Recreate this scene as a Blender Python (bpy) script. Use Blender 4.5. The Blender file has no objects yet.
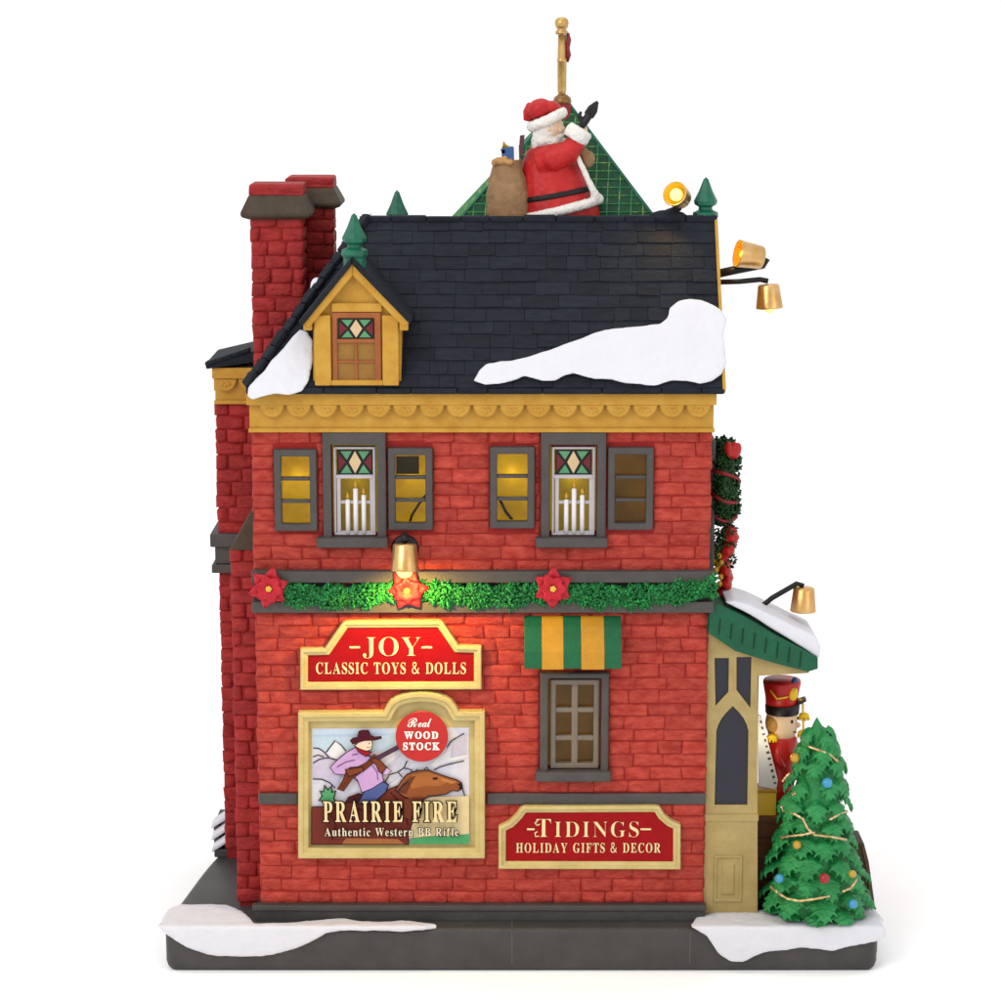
import bpy, bmesh, math, random
from mathutils import Vector, Matrix
random.seed(7)
S = 0.0003                     # metres per drawing unit: the model is about 25 cm tall
EL = math.radians(11.0)        # camera looks down by this much
D = 2400.0
CE, SE = math.cos(EL), math.sin(EL)
CAM = Vector((0, -D*CE, D*SE))
FW, UP = Vector((0, CE, -SE)), Vector((0, SE, CE))
sc = bpy.context.scene
COL = sc.collection

def ray(px, py):
    return FW*D + Vector((px-500.5, 0, 0)) + UP*(500.5-py)
def W(px, py, y=0.0):
    d = ray(px, py); t = (y-CAM.y)/d.y
    return CAM + d*t
def P(px, py, y=0.0):
    w = W(px, py, y); return (w.x, w.z)
def WP(px, py, p0, n):
    d = ray(px, py); t = (p0-CAM).dot(n)/d.dot(n)
    return CAM + d*t
def polyP(pts, y=0.0):
    return [P(a, b, y) for a, b in pts]

# ------------------------------------------------------------------ materials
def lin(c):
    c /= 255.0
    return c/12.92 if c <= 0.04045 else ((c+0.055)/1.055)**2.4
def mat(name, rgb, rough=.5, spec=.3, var=.1, ns=.06, bump=.25, bs=.35, metal=0, emit=0, emit_rgb=None,
        island=0, rgb2=None, mixpos=(.35, .7), stretch=(1, 1, 1), trans=0, sub=0, coat=0):
    m = bpy.data.materials.new(name); m.use_nodes = True
    nt = m.node_tree; N = nt.nodes; L = nt.links
    b = N['Principled BSDF']
    K = .70 if name != 'studio_white' else 1.0
    c1 = tuple(lin(v)*K for v in rgb)
    c2 = tuple(lin(v)*K for v in rgb2) if rgb2 else tuple(min(1, v*(1+var)) for v in c1)
    c0 = c1 if rgb2 else tuple(v*(1-var) for v in c1)
    tc = N.new('ShaderNodeTexCoord'); mp = N.new('ShaderNodeMapping')
    mp.inputs['Scale'].default_value = tuple(s/S for s in stretch)
    L.new(tc.outputs['Object'], mp.inputs['Vector'])
    nz = N.new('ShaderNodeTexNoise'); nz.inputs['Scale'].default_value = ns
    nz.inputs['Detail'].default_value = 5; nz.inputs['Roughness'].default_value = .65
    L.new(mp.outputs[0], nz.inputs['Vector'])
    rp = N.new('ShaderNodeValToRGB')
    rp.color_ramp.elements[0].position, rp.color_ramp.elements[1].position = mixpos
    rp.color_ramp.elements[0].color = (*c0, 1); rp.color_ramp.elements[1].color = (*c2, 1)
    L.new(nz.outputs['Fac'], rp.inputs['Fac'])
    out = rp.outputs['Color']
    if island:
        g = N.new('ShaderNodeNewGeometry'); mr = N.new('ShaderNodeMapRange')
        mr.inputs['To Min'].default_value = 1-island; mr.inputs['To Max'].default_value = 1+island
        L.new(g.outputs['Random Per Island'], mr.inputs['Value'])
        mx = N.new('ShaderNodeMix'); mx.data_type = 'RGBA'; mx.blend_type = 'MULTIPLY'
        mx.inputs['Factor'].default_value = 1
        L.new(out, mx.inputs['A']); L.new(mr.outputs[0], mx.inputs['B']); out = mx.outputs['Result']
    L.new(out, b.inputs['Base Color'])
    b.inputs['Roughness'].default_value = rough; b.inputs['Specular IOR Level'].default_value = spec
    b.inputs['Metallic'].default_value = metal
    if trans: b.inputs['Transmission Weight'].default_value = trans
    if coat: b.inputs['Coat Weight'].default_value = coat; b.inputs['Coat Roughness'].default_value = .15
    if emit:
        L.new(out, b.inputs['Emission Color']) if emit_rgb is None else None
        if emit_rgb: b.inputs['Emission Color'].default_value = (*[lin(v) for v in emit_rgb], 1)
        b.inputs['Emission Strength'].default_value = emit
    if bump:
        n2 = N.new('ShaderNodeTexNoise'); n2.inputs['Scale'].default_value = bs; n2.inputs['Detail'].default_value = 4
        L.new(mp.outputs[0], n2.inputs['Vector'])
        bp = N.new('ShaderNodeBump'); bp.inputs['Distance'].default_value = bump*2*S; bp.inputs['Strength'].default_value = .8
        L.new(n2.outputs['Fac'], bp.inputs['Height']); L.new(bp.outputs[0], b.inputs['Normal'])
    return m

# ------------------------------------------------------------------ objects
ORG = {}
def thing(name, label, cat, loc, group=None):
    o = bpy.data.objects.new(name, None); COL.objects.link(o)
    o.empty_display_size = 5*S
    o.location = Vector(loc)*S; ORG[o] = Vector(loc)
    o['label'] = label; o['category'] = cat
    if group: o['group'] = group
    return o
def tag(o, label, cat, group=None):
    o['label'] = label; o['category'] = cat
    if group: o['group'] = group
    return o

def area2(p): return sum(p[i-1][0]*p[i][1]-p[i][0]*p[i-1][1] for i in range(len(p)))
def inset(p, d):
    """mitred inward offset of a simple polygon"""
    if area2(p) < 0: p = p[::-1]
    n = len(p); out = []
    for i in range(n):
        a, b, c = Vector(p[i-1]), Vector(p[i]), Vector(p[(i+1) % n])
        e1 = (b-a).normalized(); e2 = (c-b).normalized()
        n1 = Vector((-e1.y, e1.x)); n2 = Vector((-e2.y, e2.x))
        m = (n1+n2)
        m = m/max(.25, 1+n1.dot(n2))
        out.append((b.x+m.x*d, b.y+m.y*d))
    return out
def rect(a, b, c, d): return [(a, b), (c, b), (c, d), (a, d)]

class MB:
    def __init__(s): s.v = []; s.f = []; s.m = []; s.s = []
    def add(s, vs, fs, m=0, smooth=False):
        o = len(s.v); s.v += [tuple(v) for v in vs]
        for f in fs: s.f.append([i+o for i in f]); s.m.append(m); s.s.append(smooth)
    def box(s, x0, x1, y0, y1, z0, z1, m=0):
        s.add([(x, y, z) for x in (x0, x1) for y in (y0, y1) for z in (z0, z1)],
              [(0, 1, 3, 2), (4, 6, 7, 5), (0, 4, 5, 1), (2, 3, 7, 6), (0, 2, 6, 4), (1, 5, 7, 3)], m)
    def obox(s, c, u, v, w, m=0):
        c = Vector(c)
        s.add([c+u*a+v*b+w*d for a in (-1, 1) for b in (-1, 1) for d in (-1, 1)],
              [(0, 1, 3, 2), (4, 6, 7, 5), (0, 4, 5, 1), (2, 3, 7, 6), (0, 2, 6, 4), (1, 5, 7, 3)], m)
    def loft(s, loops, m=0, caps=True, smooth=False):
        n = len(loops[0]); vs = [p for l in loops for p in l]; fs = []
        for k in range(len(loops)-1):
            for i in range(n):
                j = (i+1) % n
                fs.append((k*n+i, k*n+j, (k+1)*n+j, (k+1)*n+i))
        if caps: fs += [tuple(range(n))[::-1], tuple(range((len(loops)-1)*n, len(loops)*n))]
        s.add(vs, fs, m, smooth)
    def prism(s, poly, y0, y1, m=0):
        s.loft([[(x, y, z) for x, z in poly] for y in (y0, y1)], m)
    def ring(s, levels, m=0, close=True):
        """levels: list of (poly, y); the loops are joined and the last back to the first"""
        loops = [[(x, y, z) for x, z in p] for p, y in levels]
        if close: loops.append(loops[0])
        s.loft(loops, m, caps=False)
    def tube(s, pts, r, n=8, m=0, smooth=True, flat=1.0):
        pts = [Vector(p) for p in pts]; k = len(pts)
        rs = r if isinstance(r, (list, tuple)) else [r]*k
        loops = []; ref = None
        for i, p in enumerate(pts):
            t = (pts[min(i+1, k-1)]-pts[max(i-1, 0)]).normalized()
            if ref is None:
                ref = Vector((0, 0, 1)) if abs(t.z) < .9 else Vector((0, 1, 0))
            u = t.cross(ref).normalized(); w = u.cross(t).normalized(); ref = w
            loops.append([p+u*math.cos(2*math.pi*a/n)*rs[i]+w*math.sin(2*math.pi*a/n)*rs[i]*flat for a in range(n)])
        s.loft(loops, m, smooth=smooth)
    def lathe(s, prof, c, ax=(0, 0, 1), n=16, m=0, smooth=True, caps=True):
        ax = Vector(ax).normalized(); c = Vector(c)
        ref = Vector((0, 1, 0)) if abs(ax.y) < .9 else Vector((1, 0, 0))
        u = ax.cross(ref).normalized(); w = ax.cross(u).normalized()
        loops = [[c+ax*h+(u*math.cos(2*math.pi*a/n)+w*math.sin(2*math.pi*a/n))*max(r, .01) for a in range(n)] for r, h in prof]
        s.loft(loops, m, smooth=smooth, caps=caps)
    def ell(s, c, r, n=12, m=0, rot=None):
        c = Vector(c); vs = []; k = max(4, n//2)
        for i in range(1, k):
            t = math.pi*i/k
            for a in range(n):
                p = Vector((r[0]*math.sin(t)*math.cos(2*math.pi*a/n), r[1]*math.sin(t)*math.sin(2*math.pi*a/n), r[2]*math.cos(t)))
                vs.append(c+(rot @ p if rot else p))
        T = Vector((0, 0, r[2])); vs += [c+(rot @ T if rot else T), c-(rot @ T if rot else T)]
        fs = [(i*n+a, i*n+(a+1) % n, (i+1)*n+(a+1) % n, (i+1)*n+a) for i in range(k-2) for a in range(n)]
        t0 = (k-1)*n
        fs += [((a+1) % n, a, t0) for a in range(n)] + [((k-2)*n+a, (k-2)*n+(a+1) % n, t0+1) for a in range(n)]
        s.add(vs, fs, m, True)
    def bricks(s, o, u, v, nrm, u0, u1, v0, v1, holes=(), row=13.6, lens=(24, 42), gap=.8, proud=1.7, m=0, over=1.5):
        o = Vector(o); u = Vector(u); v = Vector(v); nrm = Vector(nrm)
        nr = max(1, round((v1-v0)/row)); rh = (v1-v0)/nr
        wob = [(random.uniform(.3, 1.1), random.uniform(.015, .04), random.uniform(0, 6)) if 0 < i < nr else (0, 0, 0) for i in range(nr+1)]
        wf = lambda i, x: wob[i][0]*math.sin(wob[i][1]*x+wob[i][2])
        for k in range(nr):
            a, b = v0+k*rh, v0+(k+1)*rh
            iv = [(u0-random.uniform(0, over), u1+random.uniform(0, over))]
            for h0, h1, h2, h3 in holes:
                if b > h1+2 and a < h3-2:
                    nx = []
                    for p, q in iv:
                        if h0 > p: nx.append((p, min(q, h0)))
                        if h2 < q: nx.append((max(p, h2), q))
                    iv = [z for z in nx if z[1]-z[0] > 2]
            for p, q in iv:
                x = p; first = True
                while x < q-.1:
                    w = random.uniform(*lens)
                    if first and k % 2: w *= .55
                    first = False
                    if q-(x+w) < lens[0]*.5: w = q-x
                    s.brick(o, u, v, nrm, x+gap/2, x+w-gap/2, a+gap/2+wf(k, x+w/2), b-gap/2+wf(k+1, x+w/2), proud*random.uniform(.7, 1.3), m)
                    x += w
    def brick(s, o, u, v, n, a, b, c, d, pr, m=0):
        j = lambda k: random.uniform(-k, k)
        vs = []; mx = min(b-a, d-c)*.45
        tilt = [j(.5) for _ in range(4)]; jj = [(j(.9), j(.8)) for _ in range(4)]
        for ins, h in ((-.3, -.8), (.3, pr*.38), (1.5, pr*.84), (4.2, pr)):
            ins = min(ins, mx)
            for k, (x, y) in enumerate(((a+ins, c+ins), (b-ins, c+ins), (b-ins, d-ins), (a+ins, d-ins))):
                vs.append(o+u*(x+jj[k][0])+v*(y+jj[k][1])+n*(h+(tilt[k] if h > 0 else 0)))
        fs = [(r*4+i, r*4+(i+1) % 4, (r+1)*4+(i+1) % 4, (r+1)*4+i) for r in range(3) for i in range(4)]
        fs.append((12, 13, 14, 15))
        s.add(vs, fs, m, True)
    def build(s, name, mats, parent=None, bevel=0, segs=2, remesh=0, smooth=0, fixn=True, auto=False, disp=0, dscale=6):
        org = Vector((0, 0, 0)); q = parent
        while q is not None:
            if q in ORG: org = ORG[q]; break
            q = q.parent
        me = bpy.data.meshes.new(name)
        if parent is None:
            xs = [p[0] for p in s.v]; ys = [p[1] for p in s.v]; zs = [p[2] for p in s.v]
            org = Vector(((min(xs)+max(xs))/2, (min(ys)+max(ys))/2, min(zs)))
        me.from_pydata([((x-org.x)*S, (y-org.y)*S, (z-org.z)*S) for x, y, z in s.v], [], s.f)
        me.polygons.foreach_set('material_index', s.m)
        me.polygons.foreach_set('use_smooth', [True]*len(s.s) if (remesh or auto) else s.s)
        for mm in (mats if isinstance(mats, (list, tuple)) else [mats]): me.materials.append(mm)
        if fixn:
            bm = bmesh.new(); bm.from_mesh(me); bmesh.ops.recalc_face_normals(bm, faces=bm.faces); bm.to_mesh(me); bm.free()
        me.update()
        o = bpy.data.objects.new(name, me); COL.objects.link(o)
        if parent is not None: o.parent = parent
        else: o.location = org*S
        if remesh:
            md = o.modifiers.new('r', 'REMESH'); md.mode = 'VOXEL'; md.voxel_size = remesh*S; md.use_smooth_shade = True
        if smooth:
            md = o.modifiers.new('s', 'SMOOTH'); md.factor = .5; md.iterations = smooth
        if disp:
            tx = bpy.data.textures.new('n', 'CLOUDS'); tx.noise_scale = dscale*S; tx.noise_depth = 2
            md = o.modifiers.new('d', 'DISPLACE'); md.texture = tx; md.strength = disp*S; md.texture_coords = 'LOCAL'
        if bevel:
            md = o.modifiers.new('b', 'BEVEL'); md.width = bevel*S; md.segments = segs; md.limit_method = 'ANGLE'; md.angle_limit = .6
        return o

GLYPH = {"b":{"A":[[-4,0,-4,9,12,15,25,37,103,233,112,233,201,24,210,13,215,10,222,9,222,0,115,0,115,9,130,11,139,15,142,23,126,66,52,66,39,35,37,24,40,16,48,11,64,9,64,0],[57,80,121,80,88,160]],"B":[[8,0,8,9,26,12,35,22,37,30,36,200,35,206,29,214,21,218,8,219,8,228,110,228,159,222,188,204,198,175,192,151,174,134,143,124,180,112,202,92,209,66,207,47,199,30,186,17,168,8,145,2,119,0],[91,126,110,127,123,130,132,136,138,145,141,157,142,186,135,206,128,212,119,216,101,216,94,212,91,203],[111,12,124,13,134,18,142,25,146,34,149,48,149,81,145,94,139,104,129,110,116,114,91,116,91,26,93,20,99,14]],"C":[[128,-5,107,-4,87,1,69,10,53,21,39,36,28,52,20,71,15,92,13,114,15,136,20,157,28,175,39,192,53,206,69,217,88,226,108,231,130,233,164,227,190,218,201,219,206,224,210,233,218,233,218,154,210,154,191,190,178,203,164,214,149,220,133,222,99,210,79,173,72,113,79,57,102,23,139,12,152,13,166,16,192,30,214,53,224,44,198,17,166,0]],"D":[[10,0,10,9,27,12,31,15,36,27,37,37,36,199,34,207,30,213,25,217,17,219,7,219,7,228,111,228,148,224,178,215,203,198,220,176,231,148,234,114,221,51,181,13,114,0],[111,12,131,15,147,23,160,37,168,57,174,83,175,115,168,171,147,205,111,217,98,214,95,212,91,201,91,28,93,21,98,14]],"E":[[7,0,7,8,26,11,35,20,38,39,37,197,35,207,31,213,18,219,8,219,8,228,199,228,199,160,192,160,188,179,180,193,170,203,156,210,138,214,116,215,104,215,95,211,92,205,91,194,91,123,110,124,121,128,130,134,141,157,144,173,152,173,152,59,144,59,137,91,127,103,113,109,91,111,91,34,93,21,96,17,107,14,131,14,157,19,177,30,185,37,200,58,206,72,215,72,201,0]],"F":[[8,0,8,9,26,13,35,23,37,31,37,198,31,212,17,218,7,219,7,228,197,228,197,160,189,160,186,173,178,193,164,206,144,213,130,215,100,215,94,213,93,211,91,204,91,124,109,125,120,129,128,135,139,157,142,173,151,173,151,59,142,59,135,91,128,100,120,107,108,111,91,112,92,26,96,17,100,14,111,10,128,9,128,0]],"G":[[134,-5,111,-3,90,2,71,10,54,21,40,35,29,51,20,70,15,91,15,137,20,157,29,176,40,192,54,206,70,218,88,226,107,231,129,233,165,227,191,218,197,218,203,221,210,233,219,233,219,154,210,154,198,179,183,199,174,207,155,218,134,222,100,210,80,174,73,114,75,82,80,55,90,34,103,19,119,9,138,6,158,10,168,19,170,27,171,73,165,85,159,88,138,91,138,99,250,99,250,91,233,88,225,81,223,64,223,14,194,4,164,-3]],"H":[[8,0,8,9,26,12,35,21,37,30,37,199,35,207,26,216,8,219,8,228,121,228,121,219,102,216,93,208,91,197,91,125,171,125,171,197,169,208,164,214,149,218,141,219,141,228,254,228,254,219,243,218,230,212,225,199,225,30,227,22,236,12,254,9,254,0,141,0,141,9,159,12,165,15,168,21,171,40,171,110,91,110,91,40,94,21,102,12,121,9,121,0]],"I":[[7,0,7,9,17,10,31,16,37,28,38,38,37,203,32,214,26,217,7,219,7,228,122,228,122,219,103,217,94,209,92,203,91,39,92,27,96,18,108,11,123,9,123,0]],"J":[[54,-33,34,-30,18,-23,11,-17,6,-11,-1,3,-2,11,1,25,5,30,16,37,29,37,40,31,46,20,45,4,38,-10,40,-16,45,-19,60,-19,65,-17,72,-6,74,11,74,192,69,209,61,215,40,219,40,228,157,228,157,219,143,217,135,213,132,210,129,200,128,44,119,2,95,-24]],"K":[[8,0,8,9,26,12,32,16,35,21,38,40,37,199,35,207,26,216,8,219,8,228,121,228,121,219,102,216,96,211,92,203,91,117,161,187,173,203,174,209,171,215,161,218,145,219,145,228,243,228,243,219,218,215,196,202,135,142,232,23,243,12,253,9,260,9,260,0,140,0,140,9,161,10,166,14,166,21,100,107,91,99,92,30,97,16,103,12,121,9,121,0]],"L":[[8,0,8,9,26,12,35,21,37,30,37,199,35,207,26,216,8,219,8,228,125,228,125,219,104,217,96,212,92,203,91,34,94,20,97,17,110,14,132,14,146,16,168,25,177,31,192,50,204,77,214,77,201,0]],"N":[[201,-5,53,175,54,29,59,15,65,12,83,9,83,0,9,0,9,9,22,10,34,17,38,32,38,194,16,218,9,219,9,228,78,228,195,84,195,196,193,207,191,211,184,216,166,219,166,228,240,228,240,219,222,216,213,207,211,188,211,-5]],"O":[[130,-5,114,-4,84,4,58,19,47,29,37,40,22,67,15,97,14,114,15,130,22,161,29,175,47,199,71,217,85,224,100,229,133,233,149,232,179,224,204,209,216,199,234,175,240,162,245,147,249,114,248,97,240,67,234,53,215,29,204,19,177,4,163,-1],[132,6,164,18,183,54,190,114,188,146,183,173,174,194,162,209,147,219,130,222,98,210,79,174,73,114,74,81,80,55,89,34,101,18,115,9]],"P":[[8,0,8,9,26,12,35,21,37,30,37,199,35,207,26,216,8,219,8,228,133,227,168,220,178,214,195,199,203,178,204,166,202,148,195,133,183,120,167,110,146,105,91,103,91,40,94,21,102,12,121,9,121,0],[91,115,116,116,127,120,136,126,142,136,145,148,146,165,145,180,138,203,130,210,121,214,108,216,98,214,93,209,91,205]],"R":[[8,0,8,9,26,12,35,21,37,30,37,199,35,207,26,216,8,219,8,228,108,228,139,226,164,221,184,213,197,201,206,186,209,167,203,143,186,124,157,112,223,16,234,9,240,9,240,0,169,0,101,106,91,106,92,30,94,21,102,12,121,9,121,0],[91,117,118,118,130,122,140,129,146,139,150,152,152,168,147,194,134,210,112,216,99,214,95,211,91,201]],"S":[[21,-5,21,79,31,79,46,39,56,25,68,15,82,9,98,7,120,12,135,26,139,45,136,58,127,70,112,80,64,105,38,126,26,151,25,166,29,191,34,201,40,211,58,225,80,232,99,233,115,231,150,222,155,223,160,233,170,233,170,160,161,160,153,182,140,201,124,214,115,219,97,222,86,221,77,218,64,207,61,199,61,182,64,175,75,162,94,151,139,130,159,117,171,102,178,86,180,66,179,53,175,40,169,29,162,19,152,11,127,-1,112,-4,85,-5,49,5,39,6,35,4,31,-5]],"T":[[46,0,46,9,57,9,71,15,75,21,77,29,78,217,58,215,44,210,33,202,24,190,18,176,14,159,5,159,5,228,205,228,205,158,197,158,187,191,166,210,132,217,132,29,138,15,153,9,164,9,164,0]],"W":[[85,-5,13,204,8,214,4,217,-8,219,-8,228,90,228,90,219,75,216,72,213,70,205,74,186,111,77,150,176,143,199,137,211,134,215,129,217,115,219,115,228,220,228,220,219,207,218,199,213,196,206,199,193,237,83,274,198,274,208,272,212,265,217,252,219,252,228,312,228,312,219,306,218,297,211,287,190,223,-5,214,-5,158,154,95,-5]],"Y":[[51,0,51,9,69,12,78,21,80,30,80,89,17,203,7,215,-7,219,-7,228,103,228,103,219,92,219,83,216,80,214,78,205,124,113,167,183,173,198,174,204,171,212,163,217,147,219,147,228,220,228,220,219,209,216,200,208,191,196,134,102,134,40,137,21,145,12,164,9,164,0]],"c":[[78,-5,66,-4,43,5,34,13,19,34,11,60,11,91,14,105,20,118,37,140,60,155,87,160,115,155,133,142,137,133,139,123,138,117,133,108,124,103,118,102,107,105,100,112,98,125,99,136,97,143,92,147,85,148,69,142,59,124,56,94,57,71,62,53,69,38,78,28,89,21,102,19,114,21,125,27,136,36,142,30,124,11,103,-1]],"e":[[77,-5,64,-4,42,5,25,23,18,34,14,48,10,79,14,108,19,120,34,141,43,149,54,155,79,159,97,157,112,151,124,140,134,126,139,108,141,83,58,83,63,49,77,28,100,21,112,24,124,31,135,43,142,36,124,13,102,0],[58,96,101,96,99,131,97,139,93,144,88,147,81,148,68,143,61,128]],"f":[[7,0,7,8,20,11,24,15,26,21,26,138,8,138,8,155,26,155,28,193,33,207,42,218,54,226,69,231,87,232,111,228,120,223,126,216,132,200,131,193,126,183,122,180,117,178,107,178,102,180,95,186,92,195,94,205,99,215,98,219,90,222,79,219,74,203,74,155,102,155,102,138,74,138,74,24,76,17,83,10,100,8,100,0]],"h":[[9,0,9,8,19,10,25,16,26,21,26,206,23,215,9,220,9,228,74,228,74,133,88,148,103,156,122,159,146,153,160,135,165,106,165,28,167,17,172,10,182,8,182,0,101,0,101,8,111,10,116,17,118,28,118,108,116,124,112,133,101,136,91,134,82,128,74,118,74,22,75,17,80,10,90,8,90,0]],"i":[[50,181,38,184,32,188,28,193,25,206,28,219,32,224,44,231,50,232,57,231,68,224,75,213,76,206,75,199,68,188,63,184],[9,0,9,8,20,10,25,16,26,21,26,133,25,139,21,145,10,147,10,155,74,155,74,28,77,13,84,9,90,8,90,0]],"l":[[9,0,9,8,20,10,25,16,26,21,26,205,24,215,21,217,10,220,10,228,74,228,74,28,77,13,84,9,90,8,90,0]],"n":[[9,0,9,8,19,10,25,16,26,21,26,133,25,138,20,145,9,147,9,155,74,155,74,134,87,148,103,156,122,159,146,153,160,135,165,106,165,28,167,17,172,10,182,8,182,0,101,0,101,8,111,10,116,17,118,28,118,108,116,124,112,133,101,136,91,134,82,128,74,118,74,22,75,17,80,10,90,8,90,0]],"r":[[9,0,9,8,20,10,25,16,26,21,26,133,23,143,10,147,10,155,73,155,73,126,79,136,94,151,109,158,125,158,138,152,142,147,145,133,139,117,130,112,124,111,114,113,108,118,101,128,94,130,85,126,77,114,75,106,75,21,79,13,84,10,99,8,99,0]],"s":[[76,-5,66,-4,41,4,32,3,26,-4,18,-4,18,53,27,53,30,40,43,19,61,9,70,7,84,10,93,18,96,29,94,38,88,46,34,77,22,92,18,110,20,123,25,135,32,145,43,153,56,158,71,160,88,157,106,152,110,153,115,160,122,160,122,111,114,111,105,131,98,139,83,147,68,148,62,146,53,135,53,125,58,116,67,109,106,89,121,76,128,58,129,47,127,32,122,20,114,9,103,1]],"t":[[62,-5,50,-4,40,0,33,5,28,13,25,23,24,36,24,139,10,139,10,150,44,185,64,212,72,212,72,155,104,155,104,139,72,139,73,29,77,22,84,20,91,22,98,28,103,37,111,33,99,12,82,-1]],"u":[[65,-5,52,-4,41,1,33,9,27,19,23,48,22,131,20,141,17,144,6,147,6,155,71,155,71,32,75,23,83,18,98,19,107,25,114,33,114,124,113,137,110,142,107,145,95,147,95,155,162,155,162,28,166,19,180,15,180,6,160,5,114,-5,114,20,108,13,93,2,84,-2]],"&":[[93,-3,72,-1,54,4,38,14,27,27,20,43,18,62,19,79,24,92,32,104,42,114,70,133,56,150,44,169,40,191,42,206,48,219,57,230,69,237,84,242,102,243,119,242,133,237,145,230,153,220,158,207,160,192,159,178,154,166,137,146,112,129,177,66,191,90,200,120,230,120,217,80,204,57,196,48,245,0,205,0,176,28,165,19,141,5,111,-2],[94,146,122,168,127,175,131,192,130,199,123,212,117,216,101,219,85,216,78,212,70,200,69,191,72,176,80,162],[94,23,120,26,131,30,150,40,157,47,87,115,67,100,53,85,50,75,50,52,54,42,61,34,70,28,81,24]]},"s":{"R":[[86,-2,54,2,42,8,34,16,29,26,27,37,31,52,37,59,52,67,60,68,72,66,77,63,83,55,84,50,82,41,79,37,72,33,53,29,51,27,52,19,60,12,74,7,99,10,107,15,115,21,137,47,178,124,204,158,224,177,257,198,238,201,209,201,160,192,116,174,92,157,79,143,72,129,69,115,72,104,80,96,86,94,100,95,108,97,122,108,141,131,153,156,155,171,158,178,165,179,169,173,169,141,166,128,161,117,145,98,124,86,111,83,87,83,77,86,63,97,59,105,59,124,63,134,77,155,99,174,128,190,170,204,224,210,243,209,272,204,290,208,302,208,305,204,304,202,288,198,299,194,316,183,324,167,325,159,323,147,317,136,307,126,292,116,252,101,259,94,265,75,262,55,251,22,251,16,256,14,263,20,323,81,337,90,350,90,330,75,298,43,282,24,261,5,254,1,240,-2,225,1,218,5,213,11,209,26,212,40,220,56,233,75,238,90,238,96,236,99,228,98,221,101,220,104,222,108,231,111,242,108,253,110,268,121,283,144,287,157,285,176,280,186,271,192,261,187,252,179,237,158,208,87,189,54,169,29,145,12,131,6,116,1]],"e":[[50,-2,27,2,18,8,11,16,7,24,6,33,9,49,27,73,35,80,63,97,82,103,99,103,112,97,119,87,119,74,116,68,111,61,95,50,74,41,49,34,43,21,43,15,44,11,47,9,63,9,72,11,93,20,114,38,120,31,109,21,85,6,73,1],[52,43,59,44,73,50,90,65,96,77,96,88,94,92,91,93,84,90,75,81,65,68]],"a":[[105,-2,95,0,86,8,84,20,70,8,56,0,42,-2,32,-1,17,6,12,12,8,29,11,46,21,63,36,79,54,92,64,97,84,103,105,102,113,97,117,89,124,102,161,103,127,34,121,17,124,15,136,21,155,38,162,31,131,6,122,1],[49,6,64,12,73,20,90,41,105,67,109,76,109,88,101,94,95,93,86,88,70,73,48,38,41,19,41,12,45,7]],"l":[[102,31,82,13,65,1,40,-2,28,4,23,9,21,15,21,32,39,71,25,57,17,62,34,77,60,110,110,192,151,197,60,32,55,20,55,13,59,10,66,13,78,22,95,38]]}}
# ------------------------------------------------------------------ lettering (outlines of a serif alphabet)
def text_mesh(name, txt, style, x0, x1, base, cap, y, m, parent, off=0.0, depth=.5, gap=.10, space=.38, caps_only=None, big=None):
    """letters fitted between image columns x0..x1, baseline row base, capital height cap (rows); y = plane"""
    G = GLYPH[style]; x = 0; parts = []; H = 330.0
    for i, ch in enumerate(txt):
        if ch == ' ': x += space*H; continue
        g = G.get(ch) or GLYPH['b'][ch]
        k = (big or {}).get(i, 1.0)
        xs = [v for c in g for v in c[0::2]]; mn, mx = min(xs), max(xs)
        parts.append((g, x-mn*k, k)); x += (mx-mn)*k+gap*H
    wid = x-gap*H
    (xa, zb), (xb, _) = P(x0, base, y), P(x1, base, y)
    zc = P(x0, base-cap, y)[1]
    sx = (xb-xa)/wid; sz = (zc-zb)/228.0
    V = []; F = []
    for gi, (g, dx, k) in enumerate(parts):  # each letter filled on its own
        cu = bpy.data.curves.new(name, 'CURVE'); cu.dimensions = '2D'; cu.fill_mode = 'BOTH'
        cu.offset = off; cu.extrude = depth+.02*(gi % 2)
        for c in g:
            n = len(c)//2
            if n < 3: continue
            sp = cu.splines.new('POLY'); sp.points.add(n-1); sp.use_cyclic_u = True
            for i in range(n):
                sp.points[i].co = (xa+(c[2*i]*k+dx)*sx, zb+c[2*i+1]*k*sz, 0, 1)
        t = bpy.data.objects.new(name, cu); COL.objects.link(t)
        bpy.context.view_layer.update()
        gm = bpy.data.meshes.new_from_object(t.evaluated_get(bpy.context.evaluated_depsgraph_get()))
        o0 = len(V); V += [tuple(v.co) for v in gm.vertices]; F += [[i+o0 for i in p.vertices] for p in gm.polygons]
        bpy.data.objects.remove(t); bpy.data.curves.remove(cu); bpy.data.meshes.remove(gm)
    me = bpy.data.meshes.new(name); me.from_pydata(V, [], F)
    q = parent
    while q not in ORG: q = q.parent
    org = ORG[q]
    for v in me.vertices:
        a, b, c = v.co; v.co = ((a-org.x)*S, (y-c-org.y)*S, (b-org.z)*S)
    for p in me.polygons: p.use_smooth = False
    me.materials.clear(); me.materials.append(m); me.update()
    o = bpy.data.objects.new(name, me); COL.objects.link(o); o.parent = parent
    return o
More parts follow.
